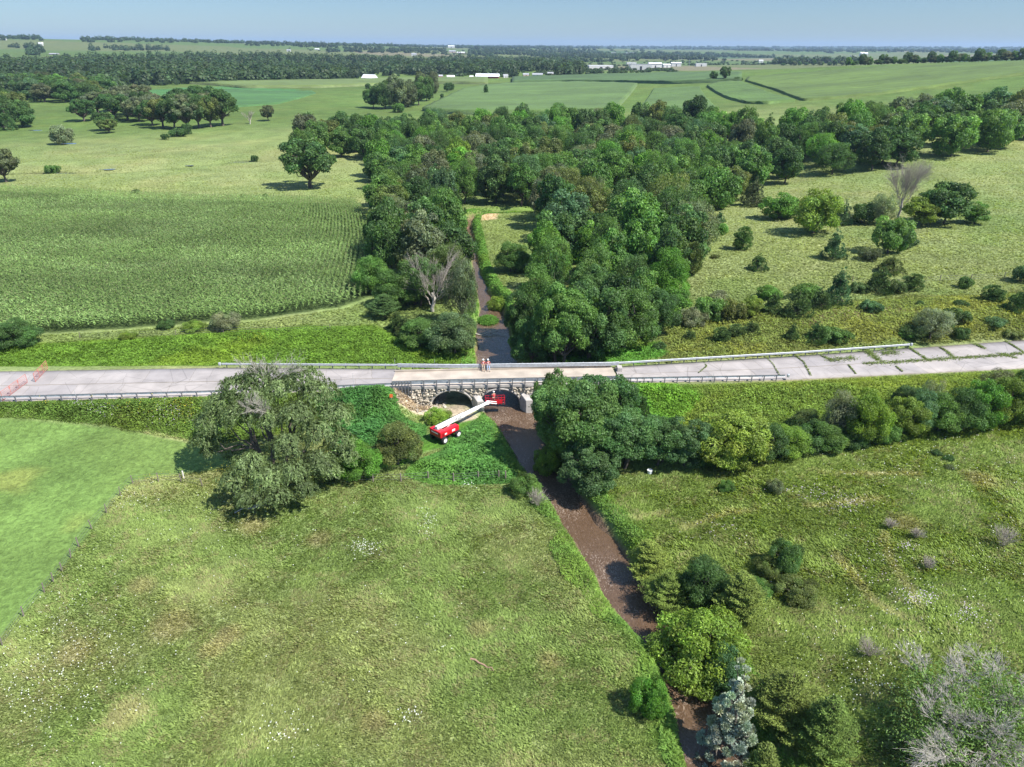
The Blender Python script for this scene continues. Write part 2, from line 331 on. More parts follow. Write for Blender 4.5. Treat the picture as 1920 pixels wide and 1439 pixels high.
def cover(x, y):
    sh = np.shape(x); d = np.hypot(x, y)
    n = fbm(x, y, 14, 31, 4); n2 = fbm(x, y, 60, 41, 4)
    wob = (fbm(x, y, 3.5, 77, 3)-.5)*1.8
    t = sst(.4, .65, n)[..., None]
    c = PAST*(1-t*.6) + PASTDRY*t*.6
    t2 = sst(.5, .66, n2)[..., None]; c = c*(1-t2*.35) + np.array((.10, .18, .045))*t2*.35
    f = sst(140, 300, d)[..., None]*.55; c = c*(1-f) + (np.array((.165, .195, .072))*(.8+.5*fbm(x, y, 45, 8, 4)[..., None]))*f
    f = sst(320, 480, d)[..., None]*.85; c = c*(1-f) + (np.array((.066, .115, .026))*(.7+.6*n2[..., None]))*f
    # far patchwork of crops
    u = np.floor((x*.8+y*.25)/420+3*fbm(x, y, 1500, 5, 2)); v = np.floor((y-.2*x)/520)
    hh = hsh(u.astype(np.int64), v.astype(np.int64), 5)[..., None]
    crop = np.where(hh < .35, np.array((.075, .12, .038)), np.where(hh < .7, np.array((.10, .125, .05)), np.where(hh < .88, np.array((.055, .095, .035)), np.array((.14, .135, .08)))))
    f = sst(1000, 1300, d)[..., None]; c = c*(1-f) + crop*f
    f = sst(4500, 7500, d)[..., None]*.85; c = c*(1-f) + np.array((.035, .06, .028))*f
    def put(name, cc, soft=1.2, k=1.):
        nonlocal c
        P_ = Z[name]; sd_ = sdpoly(x, y, P_) + wob*np.clip(soft, .4, 3)
        a = sst(soft*.6, -soft*.6, sd_)[..., None]*k
        c = c*(1-a) + np.asarray(cc)*a
    st = fbm(x*.35+y*.8, (y*.35-x*.8)*4.5, 16, 61, 4)[..., None]
    put('mown', MOWN*(.72+.55*st) + np.array((.06, .035, .01))*sst(.55, .7, fbm(x, y, 11, 15, 3))[..., None], .5)
    put('liftlawn', (.065, .15, .02), .6); put('reeds', (.03, .07, .015)); put('creekweed', (.05, .11, .02)); put('vergeW', (.06, .09, .02)); put('lushE', (.08, .16, .02)); put('slopeE', (.11, .16, .03), 2)
    put('vergeN', (.09, .15, .02)); put('lushN', (.08, .16, .02)); put('bankN', (.135, .155, .05), 2); put('corn', (.05, .075, .025), .6); put('meadow', (.145, .19, .06), 1.)
    put('rightfield', (.165, .22, .055), 1.5, .7); put('strawN', (.185, .225, .085), 3, .8); put('bareB', (.26, .21, .14), 2, .6)
    put('beans', (.06, .15, .05), 4)
    for tr in TRAILS:
        bd_ = np.full(sh, 1e9)
        for (ax, ay), (bx_, by_) in zip(tr[:-1], tr[1:]):
            dx, dy = bx_-ax, by_-ay; L = dx*dx+dy*dy; t = np.clip(((x-ax)*dx+(y-ay)*dy)/L, 0, 1); bd_ = np.minimum(bd_, np.hypot(x-ax-t*dx, y-ay-t*dy))
        a = (sst(.75, .15, bd_+wob*.25)*.75*sst(.3, .5, fbm(x, y, 4, 19, 2)))[..., None]; c = c*(1-a) + np.array((.33, .32, .17))*a
    for (qx, qy, qr) in DRY:
        a = (sst(1.1, .3, np.hypot(x-qx, (y-qy))/qr+wob*.25)*.55)[..., None]; c = c*(1-a) + np.array((.30, .255, .15))*a
    put('bareA', (.42, .33, .2), 1.); put('dirt', (.42, .34, .25), .6); put('apron', (.38, .31, .22), .5)
    cd = creek_d(x, y)
    a = (sst(3.4, 1.0, cd+wob*1.2)*.7)[..., None]; c = c*(1-a) + np.array((.12, .22, .04))*a
    a = sst(.55, -.1, cd+wob*.3)[..., None]; c = c*(1-a) + np.array((.13, .09, .06))*a
    a = (sst(4, 1, run_d(x, y))*sst(.35, .6, fbm(x, y, 18, 3, 3)))[..., None]*.8; c = c*(1-a) + np.array((.07, .085, .035))*a
    ds = np.maximum(road_near(x)-y, y-road_far(x))
    a = sst(.9, .1, ds+wob*.25)[..., None]*.55; c = c*(1-a) + np.array((.16, .14, .10))*a
    return c
GC = cover(GX, GY)
nr, nc = GX.shape
ii = np.arange(nr*nc).reshape(nr, nc)
Fc = np.stack([ii[:-1, :-1], ii[:-1, 1:], ii[1:, 1:], ii[1:, :-1]], -1).reshape(-1, 4)[:, ::-1]
g = link('ground', mesh_np('ground', np.stack([GX, GY, GZ], -1).reshape(-1, 3), Fc, 4, GC.reshape(-1, 3), True), None, [M_GROUND]); g["kind"] = "structure"

# creek water: a ribbon a little wider than the channel
def ribbon(name, pts, z, m_, extra=1.6, kind='structure'):
    V = []; pts = np.array(pts)
    for i, (x, y, h) in enumerate(pts):
        a = pts[max(i-1, 0)]; b = pts[min(i+1, len(pts)-1)]; t = np.array((b[0]-a[0], b[1]-a[1])); t /= np.hypot(*t)
        n_ = np.array((t[1], -t[0])); V += [(x-n_[0]*(h+extra), y-n_[1]*(h+extra), z), (x+n_[0]*(h+extra), y+n_[1]*(h+extra), z)]
    n_ = len(pts); me = mesh_np(name, V, [(2*i, 2*i+1, 2*i+3, 2*i+2) for i in range(n_-1)], 4)
    o = link(name, me, None, [m_]); o["kind"] = kind; return o
wq = []
for a, b in zip(CLN[:-1], CLN[1:]):
    k = max(1, int(np.hypot(*(b-a)[:2])/2))
    for i in range(k): wq.append(a+(b-a)*i/k)
wq.append(CLN[-1])
ribbon('creek_water', wq, WZ, M_WATER)

# ------------------------------------------------------------------ leaf and branch builders
def unit(v): return v/np.maximum(np.linalg.norm(v, axis=-1, keepdims=True), 1e-9)
def leafarr(C, N, T, Ln, Wd):
    N = unit(N); T = unit(T - (T*N).sum(-1, keepdims=True)*N); B = np.cross(N, T)
    Ln = np.asarray(Ln)[..., None]*.5; Wd = np.asarray(Wd)[..., None]*.5
    return np.stack([C-T*Ln, C+B*Wd-T*Ln*.15, C+T*Ln, C-B*Wd-T*Ln*.15], 1).reshape(-1, 3)
def leafmesh(name, parts, smooth=False):
    """parts: list of (C,N,T,len,wid,col)"""
    V = np.concatenate([leafarr(*p_[:5]) for p_ in parts]); c = np.concatenate([np.repeat(p_[5], 4, 0) for p_ in parts])
    return mesh_np(name, V, np.arange(len(V)).reshape(-1, 4), 4, c)
def rnd(n, rng): return unit(rng.normal(size=(n, 3)))
def tubes(paths, sides=6):
    """paths: list of (points (k,3), radii (k,))"""
    V = []; Fq = []; o = 0
    for pts, rr in paths:
        pts = np.asarray(pts, float); k = len(pts)
        t = np.gradient(pts, axis=0); t = unit(t)
        ref = np.where(np.abs(t[:, 2:3]) > .9, np.array([[1., 0, 0]]), np.array([[0, 0, 1.]]))
        a = unit(np.cross(t, ref)); b = np.cross(t, a)
        th = np.arange(sides)*2*math.pi/sides
        ring = pts[:, None] + (a[:, None]*np.cos(th)[None, :, None] + b[:, None]*np.sin(th)[None, :, None])*np.asarray(rr)[:, None, None]
        V.append(ring.reshape(-1, 3))
        i = np.arange(k-1)[:, None]*sides; j = np.arange(sides)[None]; jn = (j+1) % sides
        Fq.append((np.stack([i+j, i+jn, i+sides+jn, i+sides+j], -1)+o).reshape(-1, 4)); o += k*sides
    return np.concatenate(V), np.concatenate(Fq)
def tube_mesh(name, paths, sides=6):
    V, Fq = tubes(paths, sides); return mesh_np(name, V, Fq, 4, None, True)
def bend(p0, p1, rng, n=5, w=.08, sag=0.):
    p0 = np.array(p0, float); p1 = np.array(p1, float); t = np.linspace(0, 1, n)[:, None]
    L = np.linalg.norm(p1-p0); off = rng.normal(size=(n, 3))*L*w; off[0] = 0; off[-1] = 0
    q = p0+(p1-p0)*t+off*np.sin(t*math.pi); q[:, 2] += -sag*L*(t[:, 0]**2) + sag*L*t[:, 0]; return q
def crown(seed, R, H0, H1_, K=34, rb=.34, n=9000, leaf=.42, asp=.62, shape='round', gap=.0, hue=.18, droop=0., inner=.08, dens=None, wind=0.):
    """crown of K leaf clumps between heights H0..H1_, radius R. returns leaf parts and the clump centres"""
    rng = np.random.default_rng(seed)
    cz = (H0+H1_)/2; hz = (H1_-H0)/2
    C = []
    tries = 0
    while len(C) < K and tries < 4000:
        tries += 1
        d = rnd(1, rng)[0]; rr = rng.uniform(.55, .92)
        z = d[2]*rr
        if shape == 'cone':
            z = rng.uniform(-1, .95)**1; rad_ = (1-(z+1)/2)**.8*rng.uniform(.45, .95)+.03; a = rng.uniform(0, 6.283); q = np.array((math.cos(a)*rad_, math.sin(a)*rad_, z))
        elif shape == 'column':
            z = rng.uniform(-1, .9); rad_ = (1-abs(z)**3)*rng.uniform(.4, .8); a = rng.uniform(0, 6.283); q = np.array((math.cos(a)*rad_, math.sin(a)*rad_, z))
        elif shape == 'flat':
            q = d*rr; q[2] = q[2]*.9; q[:2] *= 1.0
            if q[2] < -.45: continue
        else:
            q = d*rr
            if q[2] < -.72: continue
            if q[2] < 0: q[:2] *= 1.05
        if C and min(np.linalg.norm(q-c_) for c_ in C) < .19: continue
        C.append(q)
    C = np.array(C); K = len(C)
    br = rb*R*rng.uniform(.65, 1.25, K)
    if shape == 'cone': br *= (1.15-.75*(C[:, 2]+1)/2)
    ctr = np.stack([C[:, 0]*R, C[:, 1]*R, cz+C[:, 2]*hz], 1)
    wt = br**2; wt /= wt.sum(); cnt = rng.multinomial(n, wt)
    idx = np.repeat(np.arange(K), cnt)
    d = rnd(len(idx), rng); out = unit(np.stack([C[idx, 0], C[idx, 1], C[idx, 2]*.8+.25], 1))
    flip = (d*out).sum(1) < -.25; d[flip] = -d[flip]
    rad_ = rng.uniform(.72, 1.06, len(idx))
    # lumpy clump surfaces
    lump = 1+.28*np.sin(d[:, 0]*7+idx*1.7)*np.sin(d[:, 1]*6+idx*2.3)*np.sin(d[:, 2]*6.5+idx)
    sq = np.array((1, 1, .72 if shape in ('flat',) else .85))
    pos = ctr[idx] + d*sq*(br[idx]*rad_*lump)[:, None]
    if wind: pos[:, 0] -= wind*R*np.maximum(0, (pos[:, 2]-cz)/hz)**2*.5
    nrm = unit(d*.8+np.array((0, 0, .25))+rng.normal(size=d.shape)*.55)
    T = rnd(len(idx), rng); T[:, 2] -= droop
    if shape == 'cone' or shape == 'column': T = unit(d+np.array((0, 0, .5))+.4*T); nrm = unit(np.cross(T, rnd(len(idx), rng)))
    if wind: T = unit(T+np.array((-1.2*wind*2, 0, 0)))
    if droop: pos[:, 2] -= droop*R*.12*rng.uniform(0, 1, len(idx))**2
    ln = leaf*rng.uniform(.6, 1.35, len(idx))
    cc = 1+hue*rng.normal(size=K)
    base = np.ones((len(idx), 3))*cc[idx, None]*(1+.16*rng.normal(size=(len(idx), 1)))
    base[:, 0] *= 1+.05*rng.normal(size=K)[idx]; base[:, 2] *= 1+.08*rng.normal(size=K)[idx]
    base = np.clip(base, .35, 1.9)
    sil = rng.uniform(size=len(idx)) < .05; base[sil] = base[sil]*1.7
    keep = pos[:, 2] > .15
    parts = [(pos[keep], nrm[keep], T[keep], ln[keep], (ln*asp)[keep], base[keep])]
    # a loose fill inside
    ni = int(n*inner)
    d2 = rnd(ni, rng)*rng.uniform(0, .6, (ni, 1)); p2 = np.stack([d2[:, 0]*R, d2[:, 1]*R, cz+d2[:, 2]*hz], 1)
    if shape == 'cone': p2[:, :2] *= (.9-.8*(d2[:, 2:3]+1)/2)
    parts.append((p2, rnd(ni, rng), rnd(ni, rng), np.full(ni, leaf*2.0), np.full(ni, leaf*1.6), np.full((ni, 3), .85)))
    return parts, ctr
def limbs(seed, base_r, H0, ctr, lean=0., multi=1, frac=.6):
    rng = np.random.default_rng(seed+999)
    paths = []; top = max(c[2] for c in ctr)
    ks = []
    for s in range(multi):
        a = rng.uniform(0, 6.28); off = 0 if multi == 1 else base_r*2.2
        b0 = np.array((math.cos(a)*off, math.sin(a)*off, -.4)); tp = np.array((math.cos(a)*off*3+lean, math.sin(a)*off*3, top*.72))
        q = bend(b0, tp, rng, 7, .03); r = np.linspace(base_r*1.15, base_r*.25, 7); r[0] *= 1.25; paths.append((q, r)); ks.append(q)
    for c in ctr:
        if rng.uniform() > frac: continue
        q = ks[rng.integers(len(ks))]; k = rng.integers(2, 6); k = min(k, max(2, int(6*(c[2]/top)*.7)))
        L = np.linalg.norm(c-q[k]); r0_ = min(base_r*.55, .03*L+.03)
        paths.append((bend(q[k], c, rng, 5, .06, .1), np.linspace(r0_, r0_*.25, 5)))
    return paths
def twigs(seed, p0, p1, r, depth, spread=.6, kids=4, out=None):
    """recursively forked bare branches"""
    rng = np.random.default_rng(seed); out = [] if out is None else out
    def go(a, d, L, r, dep):
        b = a+d*L; q = bend(a, b, rng, 4, .07); out.append((q, np.linspace(r, r*.6, 4)))
        if dep == 0: return
        for _ in range(rng.integers(2, kids+1)):
            t = rng.uniform(.45, 1); s = a+(b-a)*t
            nd = unit(d+rnd(1, rng)[0]*spread+np.array((0, 0, .1))); go(s, nd, L*rng.uniform(.5, .85), max(r*.55, .012), dep-1)
        go(b, unit(d+rnd(1, rng)[0]*spread*.5), L*.75, r*.6, dep-1)
    p0 = np.array(p0, float); p1 = np.array(p1, float); L = np.linalg.norm(p1-p0); go(p0, (p1-p0)/L, L, r, depth); return out

# prototypes: (crown mesh, trunk mesh, R, height, leaf material)
PROTO = {}
def proto(key, seed, R, Ht, H0=None, br=.28, mats=M_LEAF, multi=1, lean=0., frac=.6, **kw):
    H0 = Ht*.12 if H0 is None else H0
    parts, ctr = crown(seed, R, H0, Ht, **kw)
    cm = leafmesh('crown', parts); cm.materials.append(mats)
    tm = tube_mesh('trunk', limbs(seed, br, H0, ctr, lean, multi, frac)); tm.materials.append(M_BARK)
    z = np.concatenate([p_[0] for p_ in parts]); R = np.percentile(np.hypot(z[:, 0], z[:, 1]), 97); Ht = np.percentile(z[:, 2], 99.5)
    PROTO[key] = (cm, tm, R, Ht)
for i, (R, Ht, K, rb, lf) in enumerate([(5, 11, 36, .32, .5), (5.5, 10, 46, .28, .46), (4.5, 12, 38, .33, .48), (5.2, 10.5, 30, .38, .55), (5, 12, 52, .26, .44), (5.6, 9.5, 40, .3, .5)]):
    proto(f'decid{i}', 11+i, R, Ht, Ht*.08, K=K, rb=rb, n=8500, leaf=lf)
proto('soft0', 31, 5, 11, K=44, rb=.3, n=11000, leaf=.42, asp=.3, droop=.5, wind=.25)
proto('soft1', 32, 5.4, 10, K=50, rb=.28, n=11000, leaf=.42, asp=.3, droop=.5, wind=.3)
proto('oak0', 41, 6.4, 12, 2.6, br=.45, K=48, rb=.21, n=9500, leaf=.5, shape='flat', inner=.03, frac=.95)
proto('oak1', 42, 6.0, 10.5, 2.0, br=.42, K=40, rb=.24, n=8500, leaf=.5, shape='flat', inner=.03, frac=.95)
proto('oak2', 43, 6.2, 11, 2.4, br=.42, K=44, rb=.23, n=9000, leaf=.5, inner=.03, frac=.95)
proto('cedar0', 51, 2.6, 7, .2, br=.16, mats=M_NEEDLE, K=46, rb=.3, n=6500, leaf=.34, asp=.3, shape='cone')
proto('cedar1', 52, 2.8, 5.5, .15, br=.15, mats=M_NEEDLE, K=46, rb=.32, n=6500, leaf=.34, asp=.3, shape='cone')
proto('cedar2', 53, 2.3, 6, .2, br=.14, mats=M_NEEDLE, K=40, rb=.36, n=6000, leaf=.34, asp=.3, shape='column')
proto('bush0', 61, 2.6, 3.4, .05, br=.08, K=30, rb=.34, n=4500, leaf=.3, multi=3)
proto('bush1', 62, 2.4, 3.0, .05, br=.08, K=26, rb=.38, n=4500, leaf=.28, multi=3)
proto('bush2', 63, 2.8, 2.6, .02, br=.07, K=34, rb=.3, n=4500, leaf=.26, multi=4)
proto('fine0', 71, 4.2, 7.5, .3, br=.2, K=60, rb=.25, n=24000, leaf=.24, asp=.5, multi=3)
proto('fine1', 72, 3.6, 7.5, .3, br=.2, K=46, rb=.3, n=22000, leaf=.22, asp=.5, multi=2)
proto('finebush', 73, 2.6, 3.6, .05, br=.08, K=40, rb=.28, n=15000, leaf=.17, asp=.5, multi=4)
proto('finecedar', 74, 2.8, 5.4, .1, br=.15, mats=M_NEEDLE, K=60, rb=.27, n=22000, leaf=.22, asp=.25, shape='cone')
proto('finecedar1', 75, 3.0, 4.8, .1, br=.15, mats=M_NEEDLE, K=60, rb=.27, n=22000, leaf=.22, asp=.25)
proto('locust', 81, 4.6, 10, .6, br=.24, K=58, rb=.22, n=26000, leaf=.26, asp=.5, shape='flat', multi=2)
proto('locust1', 82, 4.2, 9, .4, br=.24, K=50, rb=.24, n=26000, leaf=.26, asp=.5, multi=2)
def spire(seed, R, Ht, n, leaf, asp, tiers=34, up_=.25):
    rng = np.random.default_rng(seed); parts = []; paths = [(np.array([(0, 0, -.3), (0, 0, Ht*.5), (0, 0, Ht)]), np.array((.16, .1, .02)))]
    for i in range(tiers*5):
        h_ = rng.uniform(.04, .99); a = rng.uniform(0, 6.283); L_ = R*(1-h_)**.72*rng.uniform(.65, 1.08)+.12; z0 = h_*Ht
        d = np.array((math.cos(a), math.sin(a), up_)); m_ = max(6, int(n/(tiers*5)*(.3+1.5*(1-h_)))); t = rng.uniform(.25, 1.05, m_)**.8
        side = np.array((-d[1], d[0], 0)); wv = .26*L_*(1.1-t)+.12
        p_ = np.array((0, 0, z0))+d*(t*L_)[:, None]+side*(rng.normal(size=m_)*wv)[:, None]+rng.normal(size=(m_, 3))*.07
        T = unit(d+side*rng.normal(size=(m_, 1))*.7+rnd(m_, rng)*.5+np.array((0, 0, .25))); c = np.clip((1+.14*rng.normal())*(1+.2*rng.normal(size=m_)), .4, 1.8)[:, None]*np.ones(3)
        ln = rng.uniform(.6, 1.3, m_)*leaf; parts.append((p_, unit(np.array((0, 0, 1.))+.8*rnd(m_, rng)), T, ln, ln*asp, c))
        if i % 4 == 0: paths.append((np.array([(0, 0, z0), tuple(np.array((0, 0, z0))+d*L_*.8)]), np.array((.025, .01))))
    return parts, paths
def spray_proto(key, seed, R, Ht, n, leaf):
    q, w = spire(seed, R, Ht, n, leaf, .3, 26, .55); cm = leafmesh('crown', q); cm.materials.append(M_NEEDLE); tm = tube_mesh('trunk', w); tm.materials.append(M_BARK); PROTO[key] = (cm, tm, R, Ht)
COL = dict(dark=(0.074, 0.142, 0.040), mid=(0.104, 0.202, 0.044), bright=(0.111, 0.244, 0.037), olive=(0.127, 0.165, 0.046), yellow=(.18, .265, .042), silver=(0.215, 0.256, 0.139), blue=(0.090, 0.172, 0.071),
           cedar=(0.083, 0.137, 0.040), brown=(0.118, 0.147, 0.065), grey=(0.139, 0.171, 0.087), lime=(.20, .31, .045), locust=(0.109, 0.218, 0.058), gold=(.20, .28, .045))
spray_proto('spray0', 351, 2.6, 4.6, 20000, .2); spray_proto('spray1', 352, 2.9, 4.2, 20000, .2)
TREES = []
def place(key, x, y, z, rad, ht, colr, name, label, cat, group=None, rz=None, jit=.1):
    cm, tm, R, Ht = PROTO[key]
    rz = random.uniform(0, 6.283) if rz is None else rz
    e = empty(name, (x, y, z), rz); tag(e, label, cat, group)
    s = rad/R; sz = ht/Ht
    c_ = COL[colr] if isinstance(colr, str) else colr
    kb = 1+random.uniform(-jit, jit); k = [c_[i]*kb*(1+random.uniform(-.05, .05)) for i in range(3)]
    for nm, me in (('crown', cm), ('trunk', tm)):
        o = bpy.data.objects.new(nm, me); col.objects.link(o); o.parent = e; o.scale = (s, s, sz)
        if nm == 'crown': o.color = (*k, 1)
    TREES.append((x, y, rad)); return e
def tree_px(px, py, wpx, hpx, key, colr, name, label, cat='tree', group=None):
    """px,py: foot of the tree in the photo; wpx,hpx its size there"""
    x, y, z = hit(px, py); dist = math.sqrt(x*x+y*y+(CAMZ-z)**2)
    dep = math.asin((CAMZ-z)/dist); depth = float(np.dot((x, y, z-CAMZ), FW))
    rad = wpx*depth/F/2*1.03; ht = hpx*depth/F; ht = max((ht-rad*math.sin(dep)*.85)/math.cos(dep), rad*.8)
    return place(key, x, y, z-.1, rad, ht, colr, name, label, cat, group)

